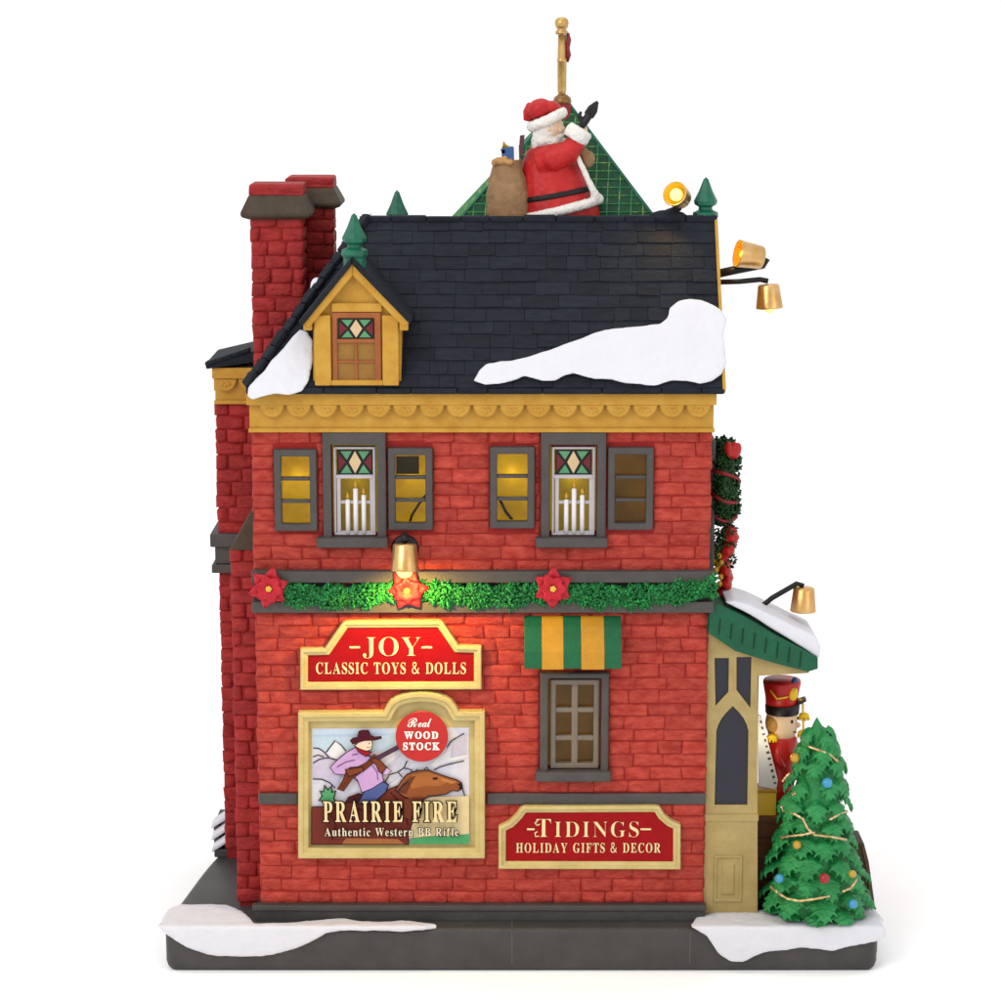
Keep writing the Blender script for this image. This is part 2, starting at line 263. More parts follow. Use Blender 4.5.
# ------------------------------------------------------------------ paints
M = {}
M['brick'] = mat('brick_red', (166, 46, 36), .62, .2, ns=.07, rgb2=(202, 80, 64), bump=.9, bs=.22, island=.12, stretch=(1, 1, 2.2))
M['brick_dark'] = mat('brick_red_deep', (148, 32, 33), .62, .2, ns=.07, rgb2=(180, 52, 48), bump=.9, bs=.22, island=.12, stretch=(1, 1, 2))
M['mortar'] = mat('mortar_red', (160, 40, 36), .7, .15, ns=.05, bump=.5)
M['grey'] = mat('grey_paint', (84, 79, 77), .55, .25, ns=.05, var=.12, bump=.3)
M['grey_sash'] = mat('grey_sash_paint', (128, 116, 104), .5, .25, ns=.08, var=.1, bump=.1)
M['belt_dark'] = mat('dark_stone_paint', (66, 60, 60), .6, .2, ns=.08, var=.25, bump=.6)
M['base'] = mat('base_grey', (72, 69, 68), .5, .3, ns=.03, var=.16, bump=.3)
M['shingle'] = mat('slate_black', (34, 38, 46), .62, .12, ns=.06, var=.25, bump=.5, bs=.25, island=.18, stretch=(1, 3, 3))
M['gold_paint'] = mat('ochre_paint', (196, 142, 38), .5, .3, ns=.05, rgb2=(214, 164, 62), bump=.3)
M['cream'] = mat('cream_paint', (204, 182, 116), .5, .2, ns=.05, rgb2=(220, 200, 138), bump=.25)
M['tan'] = mat('tan_paint', (172, 147, 88), .5, .3, ns=.04, rgb2=(190, 166, 108), bump=.25)
M['brown'] = mat('brown_paint', (80, 66, 52), .6, .2, ns=.06, var=.2, bump=.4)
M['wood'] = mat('brown_wood_paint', (120, 74, 38), .5, .3, ns=.05, var=.25, bump=.4, stretch=(1, 1, 4))
M['orange_wood'] = mat('orange_wood_paint', (166, 92, 44), .5, .3, ns=.08, var=.15, bump=.2)
M['snow'] = mat('snow_white', (236, 235, 242), .6, .25, ns=.03, var=.02, bump=.8, bs=.1, sub=0)
M['amber'] = mat('amber_backing', (208, 178, 26), .5, .2, ns=.03, rgb2=(172, 138, 18), bump=0, emit=.6)
M['amber_soft'] = mat('amber_backing_soft', (184, 164, 48), .5, .2, ns=.03, rgb2=(150, 128, 34), bump=0, emit=.4)
M['amber_dim'] = mat('amber_backing_dim', (128, 92, 30), .5, .2, ns=.03, rgb2=(92, 66, 22), bump=0, emit=.5)  # self-glow added to lighten these backings, no lamp behind them
def glass_mat():
    m = bpy.data.materials.new('window_film'); m.use_nodes = True; nt = m.node_tree; N = nt.nodes; L = nt.links
    N.remove(N['Principled BSDF']); t = N.new('ShaderNodeBsdfTransparent'); g = N.new('ShaderNodeBsdfGlossy'); x = N.new('ShaderNodeMixShader')
    t.inputs[0].default_value = (.93, .88, .72, 1); g.inputs['Roughness'].default_value = .12; x.inputs[0].default_value = .012
    L.new(t.outputs[0], x.inputs[1]); L.new(g.outputs[0], x.inputs[2]); L.new(x.outputs[0], N['Material Output'].inputs[0]); return m
M['glass'] = glass_mat()
M['dark_glass'] = mat('dark_glass_paint', (42, 42, 54), .3, .3, ns=.03, var=.1, bump=0)
M['black'] = mat('black_paint', (22, 18, 18), .45, .3, ns=.1, var=.2, bump=.15)
M['white'] = mat('white_print', (246, 242, 240), .5, .2, var=.02, bump=0)
M['st_red'] = mat('stained_red', (120, 28, 34), .35, .3, var=.15, bump=0)
M['st_green'] = mat('stained_green', (92, 160, 112), .35, .3, var=.15, bump=0)
M['st_cream'] = mat('stained_cream', (226, 196, 150), .35, .3, var=.08, bump=0)
M['flame'] = mat('printed_flame', (214, 160, 60), .5, .2, var=.1, bump=0)
M['sign_red'] = mat('sign_red', (164, 8, 16), .5, .12, ns=.1, var=.08, bump=.1)
M['letter'] = mat('letter_cream', (250, 228, 168), .45, .3, var=.04, bump=0)
M['letter_white'] = mat('letter_white', (255, 252, 248), .5, .2, var=.02, bump=0)
M['awn_green'] = mat('awning_green', (10, 98, 58), .5, .3, ns=.06, var=.15, bump=.3)
M['awn_yellow'] = mat('awning_yellow', (204, 146, 32), .5, .3, ns=.06, var=.1, bump=.3)
M['roof_green'] = mat('roof_green', (8, 92, 60), .5, .3, ns=.06, var=.18, bump=.4)
M['tower_green'] = mat('tower_green', (8, 74, 44), .5, .25, ns=.08, var=.35, bump=.5)
M['lattice'] = mat('tower_lattice_green', (44, 140, 84), .4, .4, ns=.14, rgb2=(190, 196, 80), mixpos=(.5, .72), bump=.2)  # lime patches are glints painted into the lattice colour
M['finial'] = mat('finial_green', (16, 104, 78), .45, .35, ns=.07, var=.25, bump=.3)
M['leaf'] = mat('garland_green', (22, 120, 54), .5, .3, ns=.1, rgb2=(50, 156, 82), bump=.2, island=.45)
M['leaf_dark'] = mat('leaf_dark_green', (18, 62, 28), .5, .3, ns=.1, rgb2=(50, 96, 40), bump=.2, island=.4)
M['tree'] = mat('fir_green', (14, 126, 60), .45, .35, ns=.05, rgb2=(52, 164, 88), bump=1.0, bs=.3)
M['petal'] = mat('poinsettia_red', (188, 14, 34), .5, .25, ns=.12, rgb2=(216, 46, 60), bump=.2)
M['pollen'] = mat('flower_yellow', (236, 190, 70), .5, .3, var=.1, bump=.1)
M['gold'] = mat('gold_metal', (226, 172, 100), .3, .5, ns=.05, rgb2=(248, 206, 140), metal=.85, bump=.08)
M['gold_pole'] = mat('gold_metal_pale', (206, 164, 96), .36, .5, ns=.08, rgb2=(230, 190, 120), metal=.75, bump=.1)
M['tinsel'] = mat('tinsel_gold', (206, 160, 96), .3, .5, ns=.2, rgb2=(252, 232, 186), metal=.7, bump=.3)
M['bulb'] = mat('lit_bulb', (255, 225, 120), .5, .2, bump=0, var=.02, emit=2.0, emit_rgb=(255, 234, 120))
M['bulb_off'] = mat('plain_bulb', (240, 225, 170), .4, .3, bump=0, var=.02)
M['cup_lit'] = mat('cup_inside_yellow', (240, 196, 50), .4, .3, bump=0, var=.04)  # lining of lit cups, bulb light put into the yellow
M['coat'] = mat('coat_red', (186, 20, 24), .5, .3, ns=.06, rgb2=(212, 40, 38), bump=.4, bs=.2)
M['fur'] = mat('fur_white', (248, 244, 236), .65, .2, ns=.1, var=.05, bump=.9, bs=.35)
M['skin'] = mat('skin_paint', (250, 212, 176), .5, .3, ns=.08, var=.06, bump=.1)
M['burlap'] = mat('sack_brown', (160, 124, 90), .7, .15, ns=.08, var=.18, bump=.6)
M['hat_maroon'] = mat('maroon_paint', (140, 16, 30), .45, .35, ns=.06, var=.15, bump=.2)
M['toy_blue'] = mat('toy_blue', (52, 92, 150), .5, .3, bump=.1)
M['bauble_blue'] = mat('bauble_blue', (60, 158, 206), .25, .5, var=.06, bump=0)
M['bauble_red'] = mat('bauble_red', (170, 20, 34), .25, .5, var=.06, bump=0)
M['bauble_gold'] = mat('bauble_gold', (206, 160, 40), .25, .5, var=.06, bump=0)
M['toy_red'] = mat('soldier_red', (196, 28, 24), .4, .35, ns=.06, var=.08, bump=.1)
M['toy_yellow'] = mat('soldier_yellow', (255, 206, 30), .4, .35, ns=.06, var=.06, bump=.1)
M['hair'] = mat('soldier_hair', (196, 146, 74), .5, .3, var=.15, bump=.3)
M['floor'] = mat('studio_white', (255, 255, 255), .8, .05, var=.0, bump=0)

# ------------------------------------------------------------------ the white table and the base slab
YB = -30.0
ZG = P(500, 972, YB)[1]
fl = MB(); fl.add([(-9000, -3500, ZG), (9000, -3500, ZG), (9000, 14000, ZG), (-9000, 14000, ZG)], [(0, 1, 2, 3)])
f = fl.build('floor', M['floor']); f['kind'] = 'structure'
ZD = P(500, 929, YB)[1]                     # top of the base slab
def rounded(x0, y0, x1, y1, r, n=6):
    o = []
    for cx, cy, a in ((x1-r, y1-r, 0), (x0+r, y1-r, 90), (x0+r, y0+r, 180), (x1-r, y0+r, 270)):
        for k in range(n+1):
            t = math.radians(a+90*k/n); o.append((cx+r*math.cos(t), cy+r*math.sin(t)))
    return o
XB0, XB1 = P(163, 950, YB)[0], P(880, 950, YB)[0]
YBK = 400
base = thing('base_slab', 'dark grey rounded stone slab carrying the whole brick toy shop', 'base', (20, YB, ZG))
def deck(a, b): p = WP(a, b, Vector((0, 0, ZD)), Vector((0, 0, 1))); return (p.x, p.y)
def chaikin(p, n=3):
    for _ in range(n):
        q = []
        for i in range(len(p)):
            a, b = p[i], p[(i+1) % len(p)]
            q += [(a[0]*.75+b[0]*.25, a[1]*.75+b[1]*.25), (a[0]*.25+b[0]*.75, a[1]*.25+b[1]*.75)]
        p = q
    return p

plan = [(XB0+24, YB), (XB1-24, YB), (XB1-3, YB+1), (XB1, YB+24), deck(879, 914), deck(866, 896), deck(850, 872), deck(820, 846), (P(790, 840, 330)[0], 385), (P(257, 660)[0]-20, 388), deck(243, 826), deck(222, 850), deck(205, 868), deck(178, 905), (XB0, YB+24), (XB0+3, YB+1)]
plan = chaikin(plan)
def slab_loops():
    return [[(x, y, z) for x, y in inset(plan, i)] for i, z in ((5, ZG), (1.5, ZG+4), (0, ZG+9), (0, ZD-5), (1.5, ZD-1.5), (5, ZD))]
m = MB(); m.loft(slab_loops(), smooth=True)
m.build('slab', M['base'], base)
m = MB()                                     # thin seams between the paving blocks on the front edge
for px in (512, 690):
    x = P(px, 950, YB)[0]; m.box(x-.5, x+.5, YB-.35, YB+2, ZG+9, ZD-3)
for px in (512,):
    x = P(px, 950, YB)[0]; m.box(x-.5, x+.5, YB+4, -6, ZD-1, ZD+.3)
m.build('seam', mat('seam_light', (104, 98, 94), .6, .2), base)

# ------------------------------------------------------------------ the shop
XL, XR = P(257, 660)[0], P(707, 660)[0]
YD = 372.0
shop = thing('toy_shop', 'red brick two storey toy shop with black slate roof and ochre cornice', 'building', ((XL+XR)/2, YD/2, ZD))
zz = lambda py, y=0.0: P(500, py, y)[1]
Z_TOP, Z_BELT1, Z_BELT0, Z_PL = zz(392), zz(572), zz(612), zz(906, -8)
WIN = []                                     # openings (x0,z0,x1,z1)
def px_rect(a, b, c, d, y=0.0):
    x0, z1 = P(a, b, y); x1, z0 = P(c, d, y)
    return (x0, z0, x1, z1)
small = [(274, 448.5, 318, 530), (388, 447, 433, 529), (490, 446, 534.5, 527.5), (608, 446.5, 652.5, 529)]
tall = [(322.6, 431.5, 386.8, 543), (541, 433, 605, 541.5)]
lowr = (540, 671, 608, 777)
for r in small: WIN.append(px_rect(r[0]+5, r[1]+5, r[2]-5, r[3]-5))
for r in tall: WIN.append(px_rect(r[0]+9, r[1]+13, r[2]-9, r[3]-9))
WIN.append(px_rect(lowr[0]+8, lowr[1]+5, lowr[2]-8, lowr[3]-9))
def pierced(mb, u0, u1, v0, v1, holes, t0, t1, m=0):
    us = sorted({u0, u1, *[h[0] for h in holes], *[h[2] for h in holes]})
    vs = sorted({v0, v1, *[h[1] for h in holes], *[h[3] for h in holes]})
    for i in range(len(us)-1):
        run = None
        for j in range(len(vs)-1):
            a, b, c, d = us[i], vs[j], us[i+1], vs[j+1]
            cx, cy = (a+c)/2, (b+d)/2
            solid = not any(h[0] < cx < h[2] and h[1] < cy < h[3] for h in holes)
            if solid: run = (run[0] if run else b, d)
            if (not solid or j == len(vs)-2) and run:
                mb.box(a, c, t0, t1, run[0], run[1], m); run = None
m = MB(); pierced(m, XL, XR, ZD, Z_TOP, WIN, 0, 10, 1)
FX, FZ, FN = (1, 0, 0), (0, 0, 1), (0, -1, 0)
bw = lambda z0, z1: m.bricks((0, 0, 0), FX, FZ, FN, XL, XR, z0, z1, WINB)
WINB = [px_rect(*r) for r in small+tall+[lowr]]
ZS1, ZS0 = zz(792.5), zz(803.5)
bw(Z_BELT1, zz(430)); bw(ZS1, Z_BELT0); bw(Z_PL, ZS0)
m.build('wall', [M['brick'], M['mortar']], shop)
# the other three sides
m = MB()
m.box(XL+.05, XL+10, 10.05, YD, ZD, Z_TOP, 1); m.box(XL+10, XR-10, YD-10, YD-.05, ZD, Z_TOP, 1); m.box(XR-10, XR-.05, 10.05, YD, ZD, Z_TOP, 1)
m.bricks((XL, YD, 0), (0, -1, 0), FZ, (-1, 0, 0), 0, YD-3, Z_PL, Z_TOP-40)
m.bricks((XR, 0, 0), (0, 1, 0), FZ, (1, 0, 0), 3, YD, Z_BELT1, Z_TOP-40)
m.bricks((XR, 0, 0), (0, 1, 0), FZ, (1, 0, 0), 3, YD, Z_PL, Z_BELT0)
m.bricks((XR, YD, 0), (-1, 0, 0), FZ, (0, 1, 0), 0, XR-XL, Z_PL, Z_TOP-40)
m.build('wall', [M['brick'], M['mortar']], shop)

# plinth, string course, belt course
m = MB(); x0, x1 = P(250, 918, -8)[0], P(700, 918, -8)[0]
m.box(XL-6, XR+2, -8, -.2, ZD-1, Z_PL-5); m.box(XL-9, XR+3, -11, -.2, Z_PL-5, Z_PL+1.5)
m.box(XL-6, XL-.2, -.2, YD, ZD-1, Z_PL-5)
m.build('plinth', M['base'], shop, bevel=1.6)
m = MB(); sx0, sx1 = P(486, 798)[0], XR+1
m.box(XL-1, P(298, 798)[0], -4, -.1, ZS0, ZS1); m.build('string_course', M['grey'], shop, bevel=1.2)
m = MB(); m.box(P(487, 798)[0], sx1, -4, -.1, ZS0, ZS1); m.build('string_course', M['grey'], shop, bevel=1.2)
m = MB()
m.box(XL-3, XR+5, -11, 0, zz(583, -11), zz(571.5, -11), 0)
m.box(XL-2, XR+4, -3, 0, zz(604), zz(583), 1)
m.box(XL-3, XR+5, -11, 0, zz(613, -11), zz(602, -11), 0)
m.bricks((0, -3, 0), FX, FZ, FN, XL, XR+3, zz(602), zz(584), row=18, lens=(26, 40), proud=1.2, m=1)
m.build('belt_course', [M['grey'], M['belt_dark']], shop, bevel=1.0)

# cornice
YC = -14
def cornice(m, x0, x1, z_off=0, y_off=0.0):
    z1, z2, z3, z4 = zz(391.5)+z_off, zz(403)+z_off, zz(418)+z_off, zz(431)+z_off
    m.box(x0-4, x1+4, YC+y_off, 3+y_off, z2, z1); m.box(x0-2, x1+2, -6+y_off, 3+y_off, z4, z2)
    m.box(x0-3, x1+3, -8.5+y_off, -6+y_off, z4-.01, z4+4)
def scallop(m, cx, z, y, w=12.5, h=14):
    pts = [(cx+w*math.cos(t), z-h*math.sin(t)) for t in [math.pi*k/10 for k in range(11)]]
    ins = [(cx+(w-3)*math.cos(t), z-(h-3.2)*math.sin(t)) for t in [math.pi*k/10 for k in range(11)]]
    m.ring([(pts, y), (pts, y-5.5), (inset(pts, 1.2), y-7)], close=False)
    m.add([(a, y-7, b) for a, b in inset(pts, 1.2)], [tuple(range(11))])
    for k in range(3):                        # a little carved leaf
        a = math.radians(90+(k-1)*48)
        m.ell((cx-4.2*math.cos(a), y-7.2, z-3-4.2*math.sin(a)), (2.2, .9, 2.8), 8, rot=Matrix.Rotation(-(k-1)*.8, 3, 'Y'))
m = MB(); cx0, cx1 = XL, XR
cornice(m, cx0, cx1)
for k in range(17):
    scallop(m, P(272.5+26.6*k, 405, -6)[0], zz(403, -6), -6)
m.build('cornice', M['gold_paint'], shop, bevel=1.1)

# ------------------------------------------------------------------ windows
def frame_bars(m, r, w, y0, y1, mi=0):
    x0, z0, x1, z1 = r
    m.ring([(rect(x0, z0, x1, z1), y1), (rect(x0, z0, x1, z1), y0), (rect(x0+w, z0+w, x1-w, z1-w), y0), (rect(x0+w, z0+w, x1-w, z1-w), y1)], mi)
GLOW = []
def interior(r, parent, mt, wires=()):
    x0, z0, x1, z1 = r
    m = MB(); d = 30
    m.add([(x0, 11, z0), (x1, 11, z0), (x1, 11, z1), (x0, 11, z1), (x0, d, z0), (x1, d, z0), (x1, d, z1), (x0, d, z1)],
          [(4, 5, 6, 7), (0, 1, 5, 4), (2, 3, 7, 6), (0, 4, 7, 3), (1, 2, 6, 5)])
    m.build('interior', mt, parent, fixn=False)
    if mt is not M['amber_dim']: GLOW.append(Vector(((x0+x1)/2, 19, z0+(z1-z0)*.62)))
    for pts, rr in wires:
        w = MB(); w.tube(pts, rr, 6); w.build('wire', M['black'], parent)
def casement(r, mt, label=None):
    q = px_rect(*r); x0, z0, x1, z1 = q; w = 7.2
    m = MB(); frame_bars(m, q, w, -6.5, 4)
    h = (z1-z0-2*w)
    for k in (1, 2):
        z = z0+w+h*k/3; m.box(x0+w-.5, x1-w+.5, -4.5, 1.5, z-1.9, z+1.9)
    f = m.build('window', M['grey'], shop, bevel=1.5, segs=3)
    g = MB(); g.box(x0+w-1, x1-w+1, 2.2, 2.8, z0+w-1, z1-w+1); g.build('pane', M['glass'], f)
    interior((x0+5, z0+5, x1-5, z1-5), f, mt)
    if label: f['label'] = label
    return f, q
f1, q1 = casement(small[0], M['amber'])
f2, q2 = casement(small[1], M['amber'])
f3, q3 = casement(small[2], M['amber'])
f4, q4 = casement(small[3], M['amber_dim'], 'small grey window with dim brown panes')
def inner_things(f, tubes=(), boxes=()):
    for pts, r in tubes:
        w = MB(); w.tube([W(a, b, y) for a, b, y in pts], r, 6); w.build('wire', M['black'], f)
    for a, b, c, d, y in boxes:
        x0, z0, x1, z1 = px_rect(a, b, c, d, y); w = MB(); w.box(x0, x1, y, y+6, z0, z1); w.build('dark_card', M['black'], f)
inner_things(f2, [([(409, 525, 14), (412, 515, 16), (419, 504, 18), (425, 496, 20), (432, 490, 22)], 1.3)], [(396, 457, 419, 474, 12)])
inner_things(f3, [([(500, 500, 12), (506, 512, 16), (514, 522, 18)], 1.6)])


def stained(r, parent, y):
    """leaded panel: red field, green corners, cream diamond"""
    x0, z0, x1, z1 = r; cx, cz = (x0+x1)/2, (z0+z1)/2; hx, hz = (x1-x0)/2, (z1-z0)/2
    m = MB(); m.box(x0, x1, y, y+1.2, z0, z1, 0)
    q = lambda pts, mi: m.prism([(cx+a*hx, cz+b*hz) for a, b in pts], y-.7, y+.3, mi)
    for s in (-1, 1):
        q([(s*.92, .70), (s*.92, -.70), (s*.52, 0)], 1)
        for t in (-1, 1): q([(s*.82, t*.9), (s*.18, t*.9), (s*.46, t*.2)], 2)
    q([(0, .92), (.34, 0), (0, -.92), (-.34, 0)], 3)
    return m.build('stained_glass', [M['black'], M['st_red'], M['st_green'], M['st_cream']], parent)
def tall_window(dx):
    R = lambda a, b, c, d, y=0.0: px_rect(a+dx, b, c+dx, d, y)
    o = R(322.6, 431, 386.8, 538); inn = R(331, 443.5, 378, 537)
    m = MB()
    m.ring([(rect(*o), 3), (rect(*o), -7), (rect(o[0]+2, o[1], o[2]-2, o[3]-2), -8), (rect(*inn), -8), (rect(*inn), 4)])
    w = m.build('window', M['grey'], shop, bevel=1.0)
    m = MB(); s = R(317, 535.5, 388.5, 545.5); m.box(s[0], s[2], -13, 2, s[1], s[3]); m.build('sill', M['grey'], w, bevel=1.8, segs=3)
    r = R(333.5, 446.5, 376, 534.5)
    m = MB(); frame_bars(m, r, 2.2, -3, 6); a = R(337, 474.5, 373, 478); m.box(r[0]+2.2, r[2]-2.2, -3, 4, a[1], a[3])
    b = R(338.5, 477, 372.5, 533)
    m.box(b[0]-1.8, b[0]+2, -2, 4, b[1], b[3]); m.box(b[2]-2, b[2]+1.8, -2, 4, b[1], b[3]); m.box(b[0]+2, b[2]-2, -2, 4, b[1]-.5, b[1]+2.4)
    a = R(340, 500.5, 371, 503.5); m.box(a[0], a[2], -1.5, 4, a[1], a[3])
    m.build('sash', mat('sash_pale', (200, 192, 196), .5, .25, var=.08, bump=.1), w, bevel=.5)
    m = MB(); q = R(334, 447, 375.5, 534); m.box(q[0], q[2], 5, 5.8, q[1], q[3]); m.build('pane', M['glass'], w)
    stained(R(337, 450, 373, 474.5), w, 1.0)
    interior((inn[0]-1, inn[1]-4, inn[2]+1, inn[3]+1), w, M['amber_soft'])
    for x, t, wd in ((347.8, 499, 2.3), (355.6, 488, 2.4), (363.8, 494.5, 2.3)):
        (xa, zt), (_, zb) = P(x+dx, t), P(x+dx, 533)
        c = MB(); c.lathe([(0, zb), (wd, zb), (wd, zt-.6), (wd-.8, zt), (0, zt+.2)], (xa, -2.2, 0), n=12); c.build('candle', M['white'], w)
        c = MB(); c.lathe([(0, zt), (1.5, zt+2), (1.7, zt+3.4), (.8, zt+6), (0, zt+8)], (xa, -2.2, 0), n=10); c.build('flame', M['flame'], w)
    return w
tall_window(0); tall_window(218.4)

# lower window
o = px_rect(540, 671, 608, 771); inn = px_rect(548, 676.5, 600.5, 769)
m = MB(); m.ring([(rect(*o), 3), (rect(*o), -7), (rect(o[0]+1.5, o[1], o[2]-1.5, o[3]-1.5), -8), (rect(*inn), -8), (rect(*inn), 4)])
w = m.build('window', M['grey'], shop, bevel=1.0)
m = MB(); s = px_rect(535.5, 768.5, 610.5, 778.5); m.box(s[0], s[2], -13, 2, s[1], s[3]); m.build('sill', M['grey'], w, bevel=1.8, segs=3)
r = px_rect(550.5, 679, 598.5, 767.5); m = MB(); frame_bars(m, r, 5.4, -3, 6)
xm = (r[0]+r[2])/2; m.box(xm-3.2, xm+3.2, -2.4, 4, r[1]+5, r[3]-5)
for a in (709.5, 737.5):
    z = zz(a); m.box(r[0]+5, r[2]-5, -2.0, 3.6, z-2.6, z+2.6)
m.build('sash', M['grey_sash'], w, bevel=1.0)
m = MB(); m.box(r[0]+2, r[2]-2, 4.6, 5.2, r[1]+2, r[3]-2); m.build('pane', M['glass'], w)
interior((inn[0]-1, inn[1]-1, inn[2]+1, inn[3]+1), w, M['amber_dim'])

# awning
aw = thing_part = MB()
def awn(m):
    xs = [524, 541.5, 563, 580.5, 603.5, 620.5]; yo = -26
    for k in range(5):
        n = 1
        for i in range(n):
            a = xs[k]+(xs[k+1]-xs[k])*i/n; b = xs[k]+(xs[k+1]-xs[k])*(i+1)/n
            xa, xb = P(a, 640)[0], P(b, 640)[0]
            f = lambda t: .5*math.sin(math.pi*t)
            prof = lambda x, t: [(x, -2, zz(615)), (x, -11-f(t), zz(627, -11)), (x, yo-f(t), zz(652, yo)), (x, yo-1.5-f(t), zz(668.5+(k % 2)*.8, yo)),
                          (x, yo+1-f(t), zz(668.5+(k % 2)*.8, yo)), (x, yo+2.5, zz(654, yo)), (x, -9, zz(630, -9)), (x, -.5, zz(618))]
            m.loft([prof(xa, i/n), prof(xb, (i+1)/n)], 0 if k % 2 == 0 else 1)
awn(aw); aw.build('awning', [M['awn_green'], M['awn_yellow']], shop, bevel=.4)
# ------------------------------------------------------------------ roof
YE = -20.0
e0 = W(246, 388, YE); eR = W(723, 388, YE)
ZE = e0.z
YR = 104.0
r0 = W(368, 218, YR); rR = W(722, 218, YR); ZR = r0.z
XE0, XE1, XR0, XR1 = e0.x, (eR.x+rR.x)/2-2, r0.x, (eR.x+rR.x)/2-2
YBACK = YD+16
ns = (Vector((XE1, YE, ZE))-Vector((XE0, YE, ZE))).cross(Vector((XR0, YR, ZR))-Vector((XE0, YE, ZE))).normalized()
if ns.y > 0: ns = -ns
def RP(px, py, lift=0.0):
    return WP(px, py, Vector((XE0, YE, ZE))+ns*lift, ns)
def lerp(a, b, t): return a+(b-a)*t
m = MB()
A, B, Cc, Dd = Vector((XE0, YE, ZE)), Vector((XE1, YE, ZE)), Vector((XR1, YR, ZR)), Vector((XR0, YR, ZR))
A2, B2, C2, D2 = Vector((XE0, YBACK, ZE)), Vector((XE1, YBACK, ZE)), Vector((XR1, YBACK-(YR-YE), ZR-62)), Vector((XR0-50, YBACK-(YR-YE), ZR-62))
ZDK = ZR-64                                  # the sunken deck behind the ridge
def core(vs):
    m.add(vs, [(0, 1, 2, 3), (4, 5, 6, 7), (0, 4, 5, 1), (2, 6, 7, 3), (0, 3, 7, 4), (1, 5, 6, 2)], 0)
core([A, B, Cc, Dd, A+Vector((40, 60, 0)), B+Vector((0, 60, 0)), Cc+Vector((0, 14, 0)), Dd+Vector((14, 14, 0))])
core([A2, A, Dd, D2, A2+Vector((60, -40, 0)), A+Vector((60, 41, 0)), Dd+Vector((14, 14.1, 0)), D2+Vector((14, -14, 0))])
core([B2, A2, D2, C2, B2+Vector((0, -60, 0)), A2+Vector((61, -60, 0)), D2+Vector((14.1, -14, 0)), C2+Vector((0, -14, 0))])
m.box(XE0+95, XE1-6, YE+92, YBACK-60, ZE-3, ZDK, 0)
m.box(XE0+2, XE1-2, YE+2, YBACK-2, ZE-4, ZE-.5, 0)
# shingles laid in courses on the front and the left slope
def courses(o, u, s, n, L0, L1, h, k0, rows=13, right_cut=True):
    o = Vector(o); rh = h/rows
    for r in range(rows):
        a = lerp(L0[0], L1[0], r/rows); b = lerp(L0[1], L1[1], r/rows)
        x = a
        while x < b-1:
            w = random.uniform(14, 40)
            if b-(x+w) < 10: w = b-x
            lo = r*rh+random.uniform(-.9, .5); hi = (r+1)*rh+2
            t = random.uniform(.8, 1.6)
            p = lambda X, Y, Z: o+u*X+s*Y+n*Z
            x0, x1 = x+.3, x+w-.3; j = random.uniform(-.9, .9)
            vs = [p(x0, lo, -.6), p(x1, lo+j, -.6), p(x1, hi, -.6), p(x0, hi, -.6),
                  p(x0, lo, t), p(x1, lo+j, t+random.uniform(-.3, .3)), p(x1, hi, .3), p(x0, hi, .3)]
            m.add(vs, [(0, 3, 2, 1), (4, 5, 6, 7), (0, 1, 5, 4), (1, 2, 6, 5), (2, 3, 7, 6), (3, 0, 4, 7)], 0)
            x += w
sl = (Dd-A); sv = (Vector((XE0, YR, ZR))-A); h = sv.length
courses(A, Vector((1, 0, 0)), sv.normalized(), ns, (0, XE1-XE0), (XR0-XE0, XR1-XE0), h, 0)
sv2 = (Vector((XR0, YE, ZR))-A); nl = Vector((0, 1, 0)).cross(sv2).normalized()
if nl.x > 0: nl = -nl
courses(A, Vector((0, 1, 0)), sv2.normalized(), nl, (0, YBACK-YE), (YR-YE, YR-YE+22), sv2.length, 0)
m.build('roof', M['shingle'], shop)
# hip and ridge caps
m = MB(); d = (Dd-A); L = d.length; dn = d.normalized(); up = (ns+nl).normalized(); sd = dn.cross(up).normalized()
k = 0; t = 2
while t < L-6:
    w = random.uniform(15, 21); c = A+dn*(t+w/2)+up*2.0
    m.obox(c, dn*(w/2-.3), sd*5, up*random.uniform(2.4, 4.2)); t += w
x = XR0-2
while x < XR1-4:
    w = random.uniform(24, 40); w = min(w, XR1+1-x)
    m.box(x+.4, x+w-.4, YR-5, YR+9, ZR-4, ZR+random.uniform(1.4, 3)); x += w
x = XE0
while x < XE1-3:                              # thick eave edge
    w = min(random.uniform(30, 60), XE1-x); m.box(x, x+w-.3, YE-2.5, YE+6, ZE-6, ZE+random.uniform(-.3, .8)); x += w
m.build('roof_cap', M['shingle'], shop, bevel=1.6, segs=3)
# gable end on the right with its ochre rake board
gp = [(YE+8, ZE-3), (YBACK-8, ZE-3), (YBACK-(YR-YE), ZR-68), (YR, ZR-6)]
m = MB(); m.loft([[(x, y, z) for y, z in gp] for x in (XE1-9, XE1-1)]); m.build('gable_wall', M['gold_paint'], shop)
m = MB()
for (ya, za), (yb, zb) in (((YE, ZE), (YR, ZR)), ((YBACK, ZE), (YBACK-(YR-YE), ZR-64)), ((YR+1, ZR-2), (YBACK-(YR-YE)-1, ZR-66))):
    a, b = Vector((XE1-.6, ya, za-3)), Vector((XE1-.6, yb, zb-3)); dd = (b-a)
    m.obox((a+b)/2, dd/2, Vector((1.6, 0, 0)), dd.cross(Vector((1, 0, 0))).normalized()*5)
m.build('rake_board', M['gold_paint'], shop, bevel=1)

